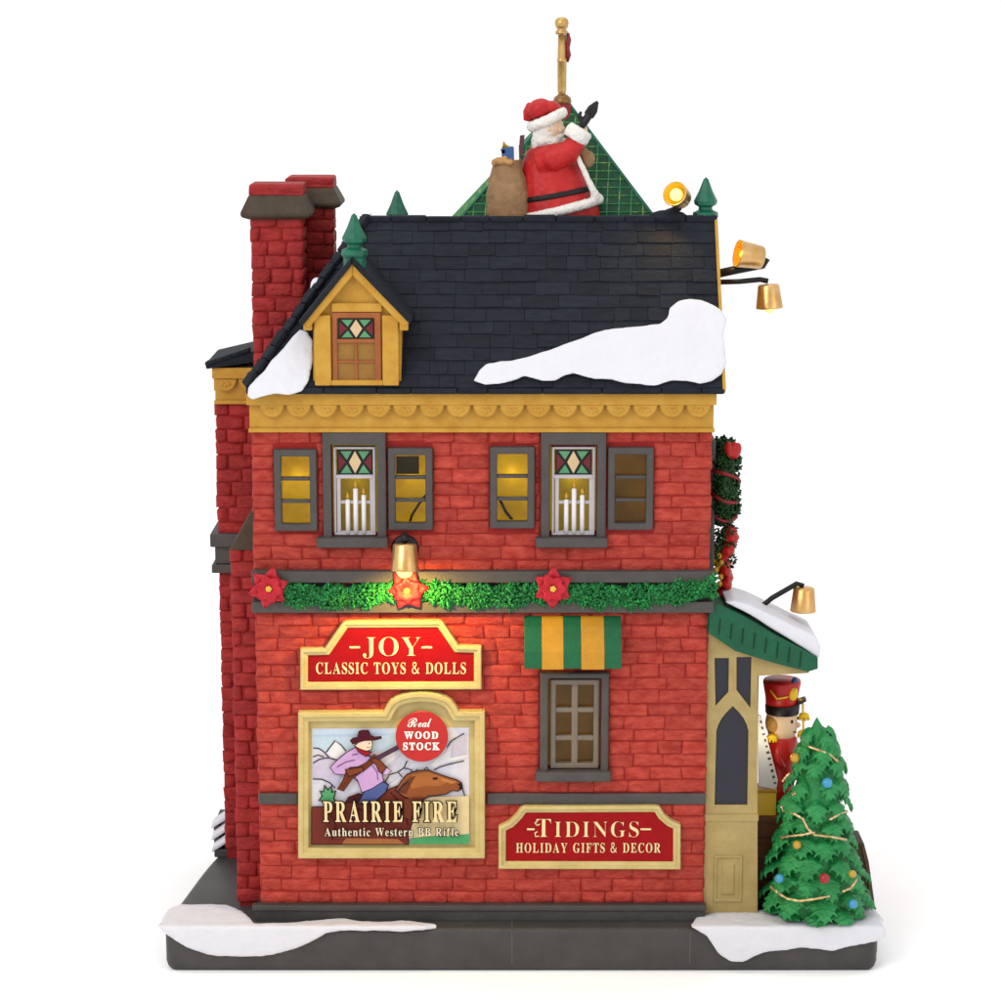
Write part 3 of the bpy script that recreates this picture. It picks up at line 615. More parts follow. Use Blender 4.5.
# finials
def finial(px, tip, bot, y, parent, r=12, name='finial'):
    (x, z1), (_, z0) = P(px, tip, y), P(px, bot, y); h = z1-z0
    m = MB(); m.lathe([(0, z0-8), (r*.95, z0-8), (r*.95, z0+.02*h), (r*1.15, z0+.10*h), (r*1.1, z0+.2*h), (r*.62, z0+.26*h), (r*.6, z0+.32*h), (r*.98, z0+.38*h), (r*1.05, z0+.46*h), (r*.62, z0+.68*h), (r*.22, z0+.95*h), (0, z1)],
            (x, y, 0), n=8, smooth=False)
    return m.build(name, M['finial'], parent, bevel=.9)
finial(706, 177, 221, YR+10, shop, 11.5)
finial(397, 190, 234, YR+60, shop, 11)

# dormer
YDm = -20.0
pd = lambda pts: polyP(pts, YDm)
dorm = MB()
face = pd([(313, 386), (401, 386), (401, 318), (353, 264), (313, 311)])
dorm.prism(face, YDm+4, 100)
dormer = dorm.build('dormer', M['gold_paint'], shop)
m = MB()
for a, b in ((314, 331.5), (382, 399)):       # side posts
    q = px_rect(a, 315, b, 385.5, YDm); m.box(q[0], q[2], YDm-2, YDm+4, q[1], q[3])
q = px_rect(331.5, 303, 382, 312, YDm); m.box(q[0], q[2], YDm-1, YDm+4, q[1], q[3])
for pts in ([(353, 262.5), (410, 322), (404, 327), (353, 275)], [(353, 262.5), (304, 322), (309, 328), (353, 275)]):
    m.prism(pd(pts), YDm-6, YDm+4)
for px in (308, 404):
    q = px_rect(px-4.5, 318, px+4.5, 330, YDm); m.box(q[0], q[2], YDm-5, YDm+3.9, q[1], q[3])
q = px_rect(331, 380, 383, 385.5, YDm); m.box(q[0], q[2], YDm-1.5, YDm+3.9, q[1], q[3])
m.build('dormer_trim', M['gold_paint'], dormer, bevel=1.2)
m = MB()
for pts in ([(352.8, 256), (413, 318), (410.5, 323.5), (352.8, 264)], [(352.2, 256), (299, 321), (303, 325), (352.2, 264)]):
    m.prism(pd(pts), YDm-9, 92)
m.build('dormer_roof', M['shingle'], dormer, bevel=1.4)
o = px_rect(332, 312.5, 381.5, 385, YDm); inn = px_rect(337, 318, 375, 380.5, YDm)
m = MB(); m.ring([(rect(*o), YDm+4), (rect(*o), YDm-.5), (rect(*inn), YDm-.5), (rect(*inn), YDm+4)])
a = px_rect(337, 339, 375, 343, YDm); m.box(a[0], a[2], YDm-.8, YDm+4, a[1], a[3])
cx = (inn[0]+inn[2])/2; m.box(cx-1.2, cx+1.2, YDm, YDm+4, inn[1], a[1]); z = (inn[1]+a[1])/2; m.box(inn[0], inn[2], YDm+.2, YDm+4, z-1.2, z+1.2)
m.build('window_frame', M['orange_wood'], dormer, bevel=.8)
stained(px_rect(338, 319, 374, 338.5, YDm), dormer, YDm+1.5)
m = MB(); m.box(inn[0], inn[2], YDm+2.2, YDm+3.6, inn[1], a[1]); m.build('pane', mat('dormer_pane_amber', (158, 112, 40), .3, .35, var=.12, bump=0), dormer)
finial(354, 213, 259, YDm+6, dormer, 11.5)

# ------------------------------------------------------------------ chimneys
def chimney(c, y, dep, capy):
    """c = (x0,x1,top row,bottom row) of the shaft front; cap columns/rows"""
    x0, x1, t, b = c; q = px_rect(x0, t, x1, b, y)
    m = MB(); m.box(q[0]+1, q[2]-1, y+1, y+dep-1, q[1], q[3], 1)
    H = q[3]
    m.bricks((0, y+1, 0), FX, FZ, FN, q[0], q[2], q[1], H, row=14.6, lens=(17, 30), proud=2.6)
    m.bricks((q[2]-1, y, 0), (0, 1, 0), FZ, (1, 0, 0), 1, dep-1, q[1], H, row=14.6, lens=(17, 30), proud=2.2)
    m.bricks((q[0]+1, y+dep, 0), (0, -1, 0), FZ, (-1, 0, 0), 1, dep-1, q[1], H, row=14.6, lens=(17, 30), proud=2.2)
    m.bricks((q[2], y+dep-1, 0), (-1, 0, 0), FZ, (0, 1, 0), 0, q[2]-q[0], q[1], H, row=14.6, lens=(17, 30), proud=2.2)
    ch = m.build('chimney', [M['brick_dark'], M['mortar']], shop)
    cx, cy = (q[0]+q[2])/2, y+dep/2; hw, hd = (q[2]-q[0])/2, dep/2
    zc = [P(x0, r, y)[1] for r in capy]      # cap bottom, widest, shoulder, course top
    m = MB(); lp = lambda e, z: [(cx-hw-e, cy-hd-e, z), (cx+hw+e, cy-hd-e, z), (cx+hw+e, cy+hd+e, z), (cx-hw-e, cy+hd+e, z)]
    m.loft([lp(2, zc[0]-3), lp(9.5, zc[0]), lp(10.5, zc[1]), lp(2, zc[2])]); m.build('cap', M['brown'], ch, bevel=1.6, segs=3)
    m = MB(); m.loft([lp(1, zc[2]-1), lp(2, zc[2]+1), lp(1.5, zc[3]-1.5), lp(0, zc[3])])
    m.bricks((0, cy-hd-1.6, 0), FX, FZ, FN, q[0]-1, q[2]+1, zc[2]+1, zc[3]-1, row=14, lens=(28, 40), proud=.8)
    m.build('top_course', M['brick_dark'], ch, bevel=1.4)
    return ch
chimney((251, 305, 214, 420), 140, 46, (216.5, 213, 195, 184))
chimney((288, 335, 205, 420), 205, 46, (206, 203, 187.5, 177))

# ------------------------------------------------------------------ side wing on the left
YW = 185.0
wx0 = P(221.5, 640, YW)[0]
m = MB(); wt = zz(404, 0)-1
m.box(wx0+1, XL-.1, YW, YD-30, ZD, zz(392), 1)
zb1, zb0 = zz(572), zz(612)
for a, b in ((Z_PL-6, zb0), (zb1, zz(430))):
    m.bricks((0, YW, 0), FX, FZ, FN, wx0, XL-1, a, b, row=14.6, lens=(20, 34), proud=2.6, over=2)
    m.bricks((wx0+1, YD-30, 0), (0, -1, 0), FZ, (-1, 0, 0), 0, YD-30-YW, a, b, row=14.6, proud=2.4)
m.build('wing_wall', [M['brick_dark'], M['mortar']], shop)
m = MB()
for a, b, o in ((zz(584), zb1+2, 9), (zb0, zz(603), 8)): m.box(wx0-o, XL-1, YW-o, YD-24, a, b)
m.box(wx0-4.5, XL-1, YW-4, YD-26, zz(603), zz(584))
m.build('wing_belt', M['grey'], shop, bevel=1.2)
m = MB(); cornice(m, wx0+2, XL-6, 0, YW)
for k in range(2): scallop(m, wx0+12+26*k, zz(403, 0), YW-6)
m.box(wx0-2, wx0+3, YW, YD-30, zz(418), zz(391.5))
m.build('wing_cornice', M['gold_paint'], shop, bevel=1.1)
m = MB(); zt = zz(391.5)
m.loft([[(wx0-8, y, zt-1), (wx0-8, y, zt+6), (XL-2, y, zt+21), (XL-2, y, zt+8)] for y in (YW-18, YW+90)])
for k in range(5):
    t = k/4; m.obox((wx0-2+46*t*.75, YW-12, zt+6.5+15*t*.75), Vector((6.5, 0, 2.4)), Vector((0, 8, 0)), Vector((-.8, 0, 2.2)))
m.build('wing_roof', M['shingle'], shop, bevel=1.6)
# buttress with a sloped brown cap
YBt = 36.0
m = MB(); q = px_rect(231.5, 548, 262, 905, YBt)
m.box(q[0]+1, XL-.2, YBt, YW-.1, ZD, q[3], 1)
m.bricks((0, YBt, 0), FX, FZ, FN, q[0], XL-1, Z_PL-12, q[3], row=14.8, lens=(17, 28), proud=3, over=2.5)
m.bricks((q[0]+1, YW, 0), (0, -1, 0), FZ, (-1, 0, 0), 0, YW-YBt, Z_PL-12, q[3], row=14.8, lens=(17, 28), proud=2.4)
bt = m.build('buttress', [M['brick_dark'], M['mortar']], shop)
m = MB(); m.prism(polyP([(230, 549.5), (257.5, 549.5), (257.5, 500), (253.5, 506)], YBt), YBt-4, YW-.2)
m.build('cap', M['brown'], bt, bevel=1)
# steps with snow on the treads, left of the buttress
st = thing('stone_steps', 'snow covered stone steps low at the left rear behind the brick wall', 'steps', (P(225, 850, 330)[0], 330, ZD))
for k in range(3):
    y0 = 188+k*14; zt_ = ZD+9+k*9; xa = P(214, 850, y0)[0]; xb = P(240, 850, y0)[0]
    m = MB(); m.box(xa, xb+20, y0, y0+60, ZD-.5+k*.01, zt_); m.build('step', M['base'], st, bevel=1.5)
    sn = MB(); p0 = Vector((xa-3, y0-2, zt_-4)); sn.loft([[p0+Vector((0, d, 0)), p0+Vector((46, d, 30)), p0+Vector((46, d, 37)), p0+Vector((1, d, 7))] for d in (0, 22)])
    sn.build('snow_cap', M['snow'], st, bevel=2, segs=3)

# ------------------------------------------------------------------ green tower roof behind the ridge
YT = 235.0
tx, tz = P(565, 99, YT)
zb = ZDK; hb = 150
ya = YT-hb*.78
z_at = lambda y_px, y: P(563, y_px, y)[1]
# half width set so that the edges cross the ridge rows where the photo shows them
hw = lambda z: (tz-z)*.84
m = MB(); w = hw(zb); dp = w*.8
BX = w*.09
m.loft([[(tx-w-BX, YT-dp, zb), (tx+w-BX, YT-dp, zb), (tx+w-BX, YT+dp, zb), (tx-w-BX, YT+dp, zb)], [(tx-1.5, YT-1.2, tz), (tx+1.5, YT-1.2, tz), (tx+1.5, YT+1.2, tz), (tx-1.5, YT+1.2, tz)]])
tower = m.build('tower_roof', M['tower_green'], shop)
m = MB(); H = tz-zb
for sgn, ax in ((-1, 0), (1, 0), (1, 1), (-1, 1)):
    def fp(a, t):                             # a across -1..1, t up 0..1
        if ax == 0: return Vector((tx+(a*w-BX)*(1-t), YT+sgn*dp*(1-t), zb+H*t))+Vector((0, sgn*.5, .4))
        return Vector((tx+(sgn*w-BX)*(1-t), YT+a*dp*(1-t), zb+H*t))+Vector((sgn*.5, 0, .4))
    for k in range(1, 22):
        t = k/22; m.tube([fp(-1, t), fp(1, t)], .75, 5)
    for k in range(-11, 12):
        a = k/12
        # vertical courses: constant offset from the centre line
        t1 = 1-abs(a)
        pts = [fp(a/(1-t*.999) if (1-t) > 1e-3 else 0, t) for t in (0, t1*.5, t1*.985)]
        m.tube(pts, .75, 5)
m.build('lattice', M['lattice'], tower)
m = MB()
for sx in (-1, 1):
    for sy in (-1, 1): m.tube([(tx+sx*w-BX, YT+sy*dp, zb), (tx, YT, tz)], 2.0, 6)
m.build('hip_rib', M['finial'], tower)
# flagpole
fp_ = thing('flagpole', 'gold flagpole with a ball tip on a red domed foot, topmost of all', 'flagpole', (tx, YT-2, tz-20))
zy = lambda r: P(563, r, YT)[1]
xp = P(562, 60, YT)[0]
m = MB(); m.lathe([(3.6, zy(98)), (4.6, zy(90)), (4.9, zy(62)), (5.4, zy(61.5)), (5.4, zy(59)), (4.7, zy(58.5)), (4.3, zy(35))], (xp, YT-2, 0)); m.build('pole', M['gold_pole'], fp_)
m = MB(); m.lathe([(0, zy(35)), (6.2, zy(34.5)), (6.8, zy(31.5)), (5, zy(30.5)), (5, zy(28.5)), (6.4, zy(27.5)), (7.4, zy(23)), (6.6, zy(19.5)), (3.5, zy(17.5)), (0, zy(17))], (xp-.5, YT-2, 0)); m.build('ball_tip', M['gold_pole'], fp_)
m = MB(); m.lathe([(0, zy(106)), (9, zy(105)), (9.8, zy(101)), (8.8, zy(97.5)), (5, zy(94.5)), (0, zy(94))], (xp+.5, YT-2, 0)); m.build('collar', mat('collar_gold', (150, 110, 60), .35, .5, metal=.6), fp_)
m = MB(); m.lathe([(0, zy(140)), (16, zy(138)), (14.5, zy(128)), (11, zy(112)), (9, zy(104)), (0, zy(103))], (xp+1.5, YT-3, 0)); m.build('foot', M['hat_maroon'], fp_)
m = MB(); m.tube([(xp+6, YT-2, zy(33)), (xp+7, YT-3, zy(40)), (xp+6, YT-3, zy(48)), (xp+7, YT-3, zy(55)), (xp+5.6, YT-2, zy(62))], [1.6, 2.6, 2, 2.6, 1.4], 8); m.build('furled_flag', M['hat_maroon'], fp_)
# ------------------------------------------------------------------ porch / bay on the right
YP = 4.0
pp = lambda pts, y=YP: polyP(pts, y)
bay = MB()
xb0 = XR+.3; xb1 = P(757.5, 800, YP)[0]
outl = pp([(702, 630), (735, 646), (775, 662), (809, 670), (809, 673), (757.5, 676), (757.5, 922), (702, 922)])
outl = [(max(x, xb0), z) for x, z in outl]
arch = []
(ax0, az0), (ax1, az1) = P(714.5, 805, YP), P(749, 731, YP)
axm = (ax0+ax1)/2; apz = P(731, 706, YP)[1]
arch = [(ax0, az0), (ax1, az0), (ax1-.5, az1)]
for t in (.25, .5, .75): arch.append((lerp(ax1-.5, axm, t**1.0)+3.2*math.sin(math.pi*t), lerp(az1, apz, t)))
arch.append((axm, apz))
for t in (.75, .5, .25): arch.append((lerp(ax0+.5, axm, t)-3.2*math.sin(math.pi*t), lerp(az1, apz, t)))
arch.append((ax0+.5, az1))
ul = pp([(714.5, 658), (729, 658), (728.5, 692), (715.5, 706)])
ur = pp([(736.5, 657), (751.5, 657), (750.5, 708), (736.5, 690)])
# the wall with real openings: triangulated fill of the outline minus the three lights
def filled(outer, holes, y0, y1, m_):
    cu = bpy.data.curves.new('w', 'CURVE'); cu.dimensions = '2D'; cu.fill_mode = 'BOTH'; cu.extrude = (y1-y0)/2
    for c in [outer]+holes:
        sp = cu.splines.new('POLY'); sp.points.add(len(c)-1); sp.use_cyclic_u = True
        for i, (a, b) in enumerate(c): sp.points[i].co = (a, b, 0, 1)
    t = bpy.data.objects.new('w', cu); COL.objects.link(t); bpy.context.view_layer.update()
    me = bpy.data.meshes.new_from_object(t.evaluated_get(bpy.context.evaluated_depsgraph_get()))
    ym = (y0+y1)/2
    m_.add([(v.co.x, ym-v.co.z, v.co.y) for v in me.vertices], [tuple(p.vertices) for p in me.polygons])
    bpy.data.objects.remove(t); bpy.data.curves.remove(cu); bpy.data.meshes.remove(me)
m = MB(); filled(outl, [arch, ul, ur], YP, YP+9, m)
ybk = 96
m.box(xb1-8, xb1-.1, YP+9.2, ybk-9.2, ZD, zz(845)); m.box(xb1-8, xb1-.1, YP+9.2, 20, zz(845)+.01, zz(676, YP)-2)
m.box(xb0, xb1-9, YP+9.1, ybk, ZD, zz(850)); m.box(xb0, xb1-.2, ybk-9, ybk, ZD, zz(676))
m.box(xb0, xb1-8.2, YP+9.1, ybk-9.1, zz(682), zz(676)-.5)
porch = m.build('porch', M['tan'], shop, bevel=.6)
m = MB()                                      # sunk panel moulding on the lower wall, a rail above
q = px_rect(714, 855, 742, 902, YP)
for k in (0,):
    m.ring([(rect(*q), YP), (inset(rect(*q), .6), YP-1.6), (inset(rect(*q), 2.6), YP-1.6), (inset(rect(*q), 4.2), YP-.02)], close=False)
q2 = inset(rect(*q), 7.5); m.ring([(q2, YP), (inset(q2, 2.2), YP-1.5)], close=False); m.add([(a, YP-1.5, b) for a, b in inset(q2, 2.2)], [(0, 1, 2, 3)])
r = px_rect(703, 814, 757.5, 821, YP); m.box(max(r[0], xb0), r[2]+1, YP-1.2, YP, r[1], r[3])
m.build('panel', M['tan'], porch, bevel=.5)
m = MB()
for pl in (arch, ul, ur): m.prism([(a, b) for a, b in inset(pl, -.3)], YP+2.4, YP+3.4)
m.build('pane', M['dark_glass'], porch)
m = MB()                                      # roof: a slab that falls to the right
ytop = [(703.5, 604), (709, 603), (722, 606), (745, 617), (775, 635), (800, 648), (818, 658)]
ybot = [(818, 669), (808, 672), (775, 663.5), (735, 651), (703.5, 633)]
rp = [(max(x, xb0), z) for x, z in pp(ytop+ybot, YP-10)]
m.prism(rp, YP-10, ybk+8)
pr = m.build('porch_roof', M['roof_green'], porch, bevel=2, segs=3)
m = MB()                                      # notches that read as shingle ends along the verge
for k in range(9):
    t = k/9; a = lerp(708, 812, t); b = lerp(622, 664, t); c = W(a, b, YP-10.2)
    m.obox(c, Vector((.5, 0, 0)), Vector((0, .8, 0)), Vector((.6, 0, 8)))
m.build('shingle_joint', mat('joint_dark_green', (4, 58, 40), .6, .2), pr)

# ------------------------------------------------------------------ the three signs
def sign(name, label, pts, w, h, extra=None):
    pl = polyP(pts); pl = pl if area2(pl) > 0 else pl[::-1]; xs = [a for a, _ in pl]; zs = [b for _, b in pl]
    s = thing(name, label, 'sign', ((min(xs)+max(xs))/2, 0, min(zs)))
    m = MB()
    m.ring([(pl, -.3), (pl, -h+1), (inset(pl, 1), -h), (inset(pl, w*.46), -h), (inset(pl, w*.56), -h+1.8), (inset(pl, w-1), -h+2.3), (inset(pl, w), -h+3.2), (inset(pl, w), -.3)])
    m.build('frame', M['cream'], s, bevel=.5)
    return s, inset(pl, w-.4), h
s, pn, h = sign('wall_sign', 'red sign with stepped cream frame directly under the garland, advertising classic toys and dolls',
    [(301, 687.5), (301, 646.5), (325.5, 646), (343, 620.5), (346, 619), (440, 618.5), (443, 620), (459, 643.5), (481.5, 644), (481.5, 687)], 7.5, 10)
m = MB(); m.prism(pn, -h+4.5, -.4); m.build('panel', M['sign_red'], s)
yt = -h+4.2
text_mesh('large_lettering', 'JOY', 'b', 362.5, 421, 656, 19, yt, M['letter'], s, off=-.42, depth=.45, gap=.08)
text_mesh('small_lettering', 'CLASSIC TOYS & DOLLS', 'b', 316, 466, 673.8, 11.2, yt, M['letter'], s, off=-.05, depth=.4, gap=.13, space=.42)
for a, b in ((349.5, 360), (421.5, 432)):
    m = MB(); q = px_rect(a, 646.3, b, 648.2, yt); m.box(q[0], q[2], yt-.5, yt+.2, q[1], q[3]); m.build('dash', M['letter'], s)
s, pn, h = sign('wall_sign', 'red sign with cut corners and cream frame near the shop foot, advertising holiday gifts',
    [(498.5, 866), (498.5, 824), (509, 819), (516, 812), (521, 805), (525, 803.5), (655, 803), (659, 804), (664, 812), (671, 818), (680, 822), (680, 866.5)], 7.5, 10)
m = MB(); m.prism(pn, -h+4.5, -.4); m.build('panel', M['sign_red'], s)
text_mesh('large_lettering', 'TIDINGS', 'b', 536, 639, 837, 15.5, yt, M['letter'], s, off=-.36, depth=.45, gap=.14, big={0: 1.18})
text_mesh('small_lettering', 'HOLIDAY GIFTS & DECOR', 'b', 516, 660.5, 852.5, 9.4, yt, M['letter'], s, off=-.05, depth=.4, gap=.16, space=.45)
for a, b in ((527, 534.5), (640.5, 651)):
    m = MB(); q = px_rect(a, 828.3, b, 830, yt); m.box(q[0], q[2], yt-.5, yt+.2, q[1], q[3]); m.build('dash', M['letter'], s)
m = MB()
q = [W(a, b, yt-.2) for a, b in ((539, 836), (535.5, 836.5), (535, 833), (537.5, 831.5))]; m.tube(q, .7, 6)
q = [W(a, b, yt-.2) for a, b in ((537, 821), (535, 823), (537, 825.5), (540, 824))]; m.tube(q, .7, 6)
m.build('swash', M['letter'], s)

bb_out = [(299, 855), (299, 709.5), (384, 709)]
for k in range(1, 12):
    t = math.pi*(1-k/12); bb_out.append((421.5+36*math.cos(t)*.98, 709-19.5*math.sin(t)**.8))
bb_out += [(459, 708.5), (485, 708.5), (485, 855)]
s, pn, h = sign('billboard', 'cream framed picture board of a rider with a rifle on a galloping horse', bb_out, 10.5, 12)
m = MB(); m.prism(pn, -h+8.5, -.4); m.build('backing', M['cream'], s)
PAL = {}
def pc(rgb):
    if rgb not in PAL: PAL[rgb] = mat('print_%d_%d_%d' % rgb, rgb, .5, .1, var=.05, ns=.15, bump=0)
    return PAL[rgb]
pic = MB(); mats = []; layer = [0]
Y0 = -h+8.3
def mi(rgb):
    mm = pc(rgb)
    if mm not in mats: mats.append(mm)
    return mats.index(mm)
def shape(rgb, pts, ol=0):
    y = Y0-.1*layer[0]-.1; layer[0] += 1
    pl = polyP(pts, y)
    if ol:
        pic.prism(inset(pl, -ol), y-.06, y+.03, mi((40, 24, 30))); y = Y0-.1*layer[0]-.1; layer[0] += 1
    pic.prism(pl, y-.06, y+.03, mi(rgb))
def line(pts, w=1.15, rgb=(50, 40, 52)):
    y = Y0-.1*layer[0]-.1; layer[0] += 1
    q = [Vector(p) for p in polyP(pts, y)]; L, R = [], []
    for i, p in enumerate(q):
        t = (q[min(i+1, len(q)-1)]-q[max(i-1, 0)]).normalized(); n = Vector((-t.y, t.x))*w/2
        L.append(tuple(p+n)); R.append(tuple(p-n))
    for i in range(len(q)-1): pic.prism([L[i], L[i+1], R[i+1], R[i]], y-.04-.002*i, y+.02-.002*i, mi(rgb))
wl = (226, 222, 232)
shape(wl, [(312, 844), (312, 728.5), (469, 727.5), (469.5, 844)])
shape((196, 216, 234), [(313, 748), (313, 731), (400, 730), (400, 752), (380, 752), (346, 750), (341, 745), (335, 740.5), (326, 752)])
shape((214, 226, 240), [(313, 735), (313, 729.5), (400, 729), (400, 733), (350, 734)])
shape((238, 236, 240), [(326, 753), (335, 741), (341, 745), (346, 752), (336, 759)])
shape((210, 200, 222), [(313, 763), (320, 759), (330, 758), (338, 763), (342, 775), (336, 789), (330, 783), (322, 779.5), (313, 779)])
shape((236, 234, 232), [(452, 740), (468, 733), (468, 757), (440, 764), (436, 768), (430, 764), (446, 752)])
shape((206, 198, 214), [(452, 741), (467, 734), (467, 755), (450, 758)])
shape((212, 208, 218), [(388, 766), (404, 752), (410, 764), (404, 772), (396, 778), (384, 788), (386, 775)])
for l in ([(313, 748), (319, 748.5), (324, 752), (329, 757.5)], [(326, 752.5), (335, 740.7), (341, 745), (346, 751)], [(313, 763), (320, 759), (328, 757.8), (337, 760)], [(313, 757), (318, 755), (324, 757)],
          [(313, 779), (322, 779.3), (330, 783), (335, 788)], [(447, 747.5), (452, 740.5), (458, 737), (464, 733.5)], [(434, 770), (440, 767), (450, 764), (464, 761)], [(407, 761), (404, 768), (397, 772.5)],
          [(404, 768), (412, 770), (410, 776)], [(383, 786), (389, 775), (398, 772), (402, 777)], [(357, 779), (361, 788)], [(462, 787), (466, 800)]):
    line(l)
shape((234, 212, 160), [(420, 801), (432, 797), (469, 796), (469, 836), (408, 838)])
shape((122, 52, 40), [(312, 844), (312, 807.5), (322, 807), (345, 803), (350, 797), (362, 795), (386, 791), (398, 786), (408, 782), (424, 796), (421, 804), (413, 818), (408, 836), (408, 844)], .9)
shape((176, 110, 64), [(342, 844), (346, 838), (398, 839), (404, 844)])
shape((84, 168, 108), [(409, 844), (412, 838.5), (426, 836.5), (446, 836), (469, 834), (469, 844)])
shape((92, 168, 112), [(320, 800), (323, 796), (321, 792), (324, 792.5), (325, 787), (328, 791), (331, 787.5), (331, 793), (335, 792), (333, 798), (335, 802), (328, 801)], 1.15)
line([(390, 792), (398, 800), (406, 812), (408, 826)], 1.2, (70, 24, 22)); line([(352, 806), (366, 812), (384, 812)], 1.2, (70, 24, 22)); line([(330, 812), (336, 826), (332, 840)], 1.3, (80, 30, 26))
shape((70, 22, 26), [(345, 803), (348, 797), (358, 793), (363, 794), (362, 803)])
shape((150, 84, 44), [(396, 790), (402, 781), (407, 775), (413, 772.5), (420, 771), (428, 770.5), (437, 774), (447, 777.5), (456, 780), (461, 783), (462, 788), (458, 790.5), (452, 790), (446, 793.5), (436, 795), (428, 795.5), (420, 801), (412, 799), (404, 796)], 1.15)
shape((176, 106, 54), [(406, 781), (413, 774.5), (428, 772), (440, 776.5), (450, 781), (440, 786), (424, 786), (412, 789)])
shape((112, 58, 34), [(398, 792), (404, 783), (410, 777), (416, 776), (411, 784), (406, 794)])
shape((196, 128, 70), [(440, 777), (450, 780), (457, 782), (452, 784), (442, 781)])
shape((60, 26, 22), [(432, 778), (437, 777), (438, 779), (434, 780)])
shape((40, 22, 24), [(457, 784), (462, 783), (462.5, 788.5), (458.5, 789), (460, 786)])
shape((120, 60, 38), [(404, 800), (414, 797), (424, 797), (417, 807), (410, 820), (404, 816)])
line([(397, 792), (403, 785), (408, 782)], 1.4); line([(424, 769.5), (427, 767), (428.5, 770.5)], 1.2); line([(415, 771.5), (418, 769)], 1.1)
shape((82, 96, 152), [(359, 803), (364, 793), (372, 786), (381, 781), (388, 785), (385, 792), (377, 799), (373, 803)], 1.15)
shape((208, 166, 216), [(330.5, 767.5), (338, 760), (347, 752.5), (356, 747.5), (364, 754), (369, 757), (376, 760), (381, 770), (383, 781), (372, 788), (362, 792), (358, 780), (354, 776), (345, 774.5), (335, 773.5)], .8)
shape((214, 178, 222), [(384, 766), (391, 771), (386, 775), (381, 772)], .5)
line([(352, 776), (358, 782), (361, 790)], .8, (90, 60, 110)); line([(371, 764), (377, 772), (378, 780)], .8, (120, 80, 140)); line([(337, 767), (346, 762), (355, 760)], .8, (90, 60, 110)); line([(352, 755), (358, 754)], .8, (90, 60, 110))
shape((112, 52, 28), [(337.5, 789), (343.5, 791), (352, 779), (360, 773), (366, 769), (373, 763), (380, 759), (374, 754.5), (366, 763), (358, 767), (350, 767.5), (346, 772), (343, 780)], .5)
shape((84, 54, 72), [(374, 757.5), (397, 745.5), (403, 743.5), (404, 746.5), (384, 757), (378, 761)], .3)
shape((132, 66, 36), [(371, 760), (376, 758.5), (381, 762), (386, 767), (382, 773), (379, 771), (377, 765)], .9)
shape((132, 66, 36), [(346, 770), (352, 769), (362, 767.5), (363, 771), (355, 774), (349, 776)], .9)
shape((244, 216, 190), [(355, 745.5), (359, 742.5), (366, 740.5), (371.5, 740), (372, 745), (371, 749), (366, 751), (360, 749)], .9)
line([(368.6, 743.4), (369.8, 743.2)], 1.0); line([(366.5, 747.6), (370.5, 747.4)], .6, (150, 70, 60)); line([(356, 745), (357.5, 741.8), (360, 741)], 1.2, (110, 60, 40))
shape((158, 26, 34), [(355.5, 747), (361, 750), (366, 751.5), (371, 752), (366, 756), (359, 752)], .9)
shape((78, 20, 34), [(350.2, 740.5), (353, 738), (357.5, 737.3), (358.8, 731.5), (362, 730.2), (368.5, 730.2), (371, 735.5), (375, 737), (381, 736.3), (381.5, 738.5), (375, 740.2), (362, 740.5), (357, 743), (352.5, 744)], .4)
pic.build('picture', mats, s, fixn=True)
yp = Y0-.1*layer[0]-.6
text_mesh('title_outline', 'PRAIRIE', 'b', 323.4, 402.6, 821.8, 20.2, yp, pc((30, 14, 14)), s, off=1.35, depth=.15, gap=.2)
text_mesh('title_outline', 'FIRE', 'b', 412.4, 456.6, 821.8, 20.2, yp, pc((30, 14, 14)), s, off=1.35, depth=.15, gap=.2)
text_mesh('title_lettering', 'PRAIRIE', 'b', 323.4, 402.6, 821.8, 20.2, yp-.5, pc((246, 224, 168)), s, off=.1, depth=.15, gap=.2)
text_mesh('title_lettering', 'FIRE', 'b', 412.4, 456.6, 821.8, 20.2, yp-.5, pc((246, 224, 168)), s, off=.1, depth=.15, gap=.2)
text_mesh('subtitle_outline', 'Authentic Western BB Rifle', 'b', 324.6, 458.6, 836, 8, yp, pc((34, 18, 18)), s, off=.7, depth=.12, gap=.14, space=.42)
text_mesh('subtitle_lettering', 'Authentic Western BB Rifle', 'b', 324.6, 458.6, 836, 8, yp-.4, pc((244, 232, 200)), s, off=-.04, depth=.12, gap=.14, space=.42)
cx, cz = P(421.8, 736.5, yp)
m = MB(); m.lathe([(0, -2.2), (26, -2.2), (26.6, -1.6), (26.6, 0), (0, 0)], (cx, yp+1.4, cz), ax=(0, 1, 0), n=56, smooth=False)
m.v = [(a, b, c) for a, b, c in m.v]
bd = m.build('round_badge', M['toy_red'], s)
yb = yp-1.2
text_mesh('badge_lettering', 'Real', 's', 407.5, 431.5, 727, 9.6, yb, M['letter_white'], bd, off=.04, depth=.2, gap=.02)
text_mesh('badge_lettering', 'WOOD', 'b', 404.5, 438, 738.6, 6.8, yb, M['letter_white'], bd, off=.25, depth=.2, gap=.2)
text_mesh('badge_lettering', 'STOCK', 'b', 403.2, 439.5, 749.8, 7, yb, M['letter_white'], bd, off=.25, depth=.2, gap=.2)

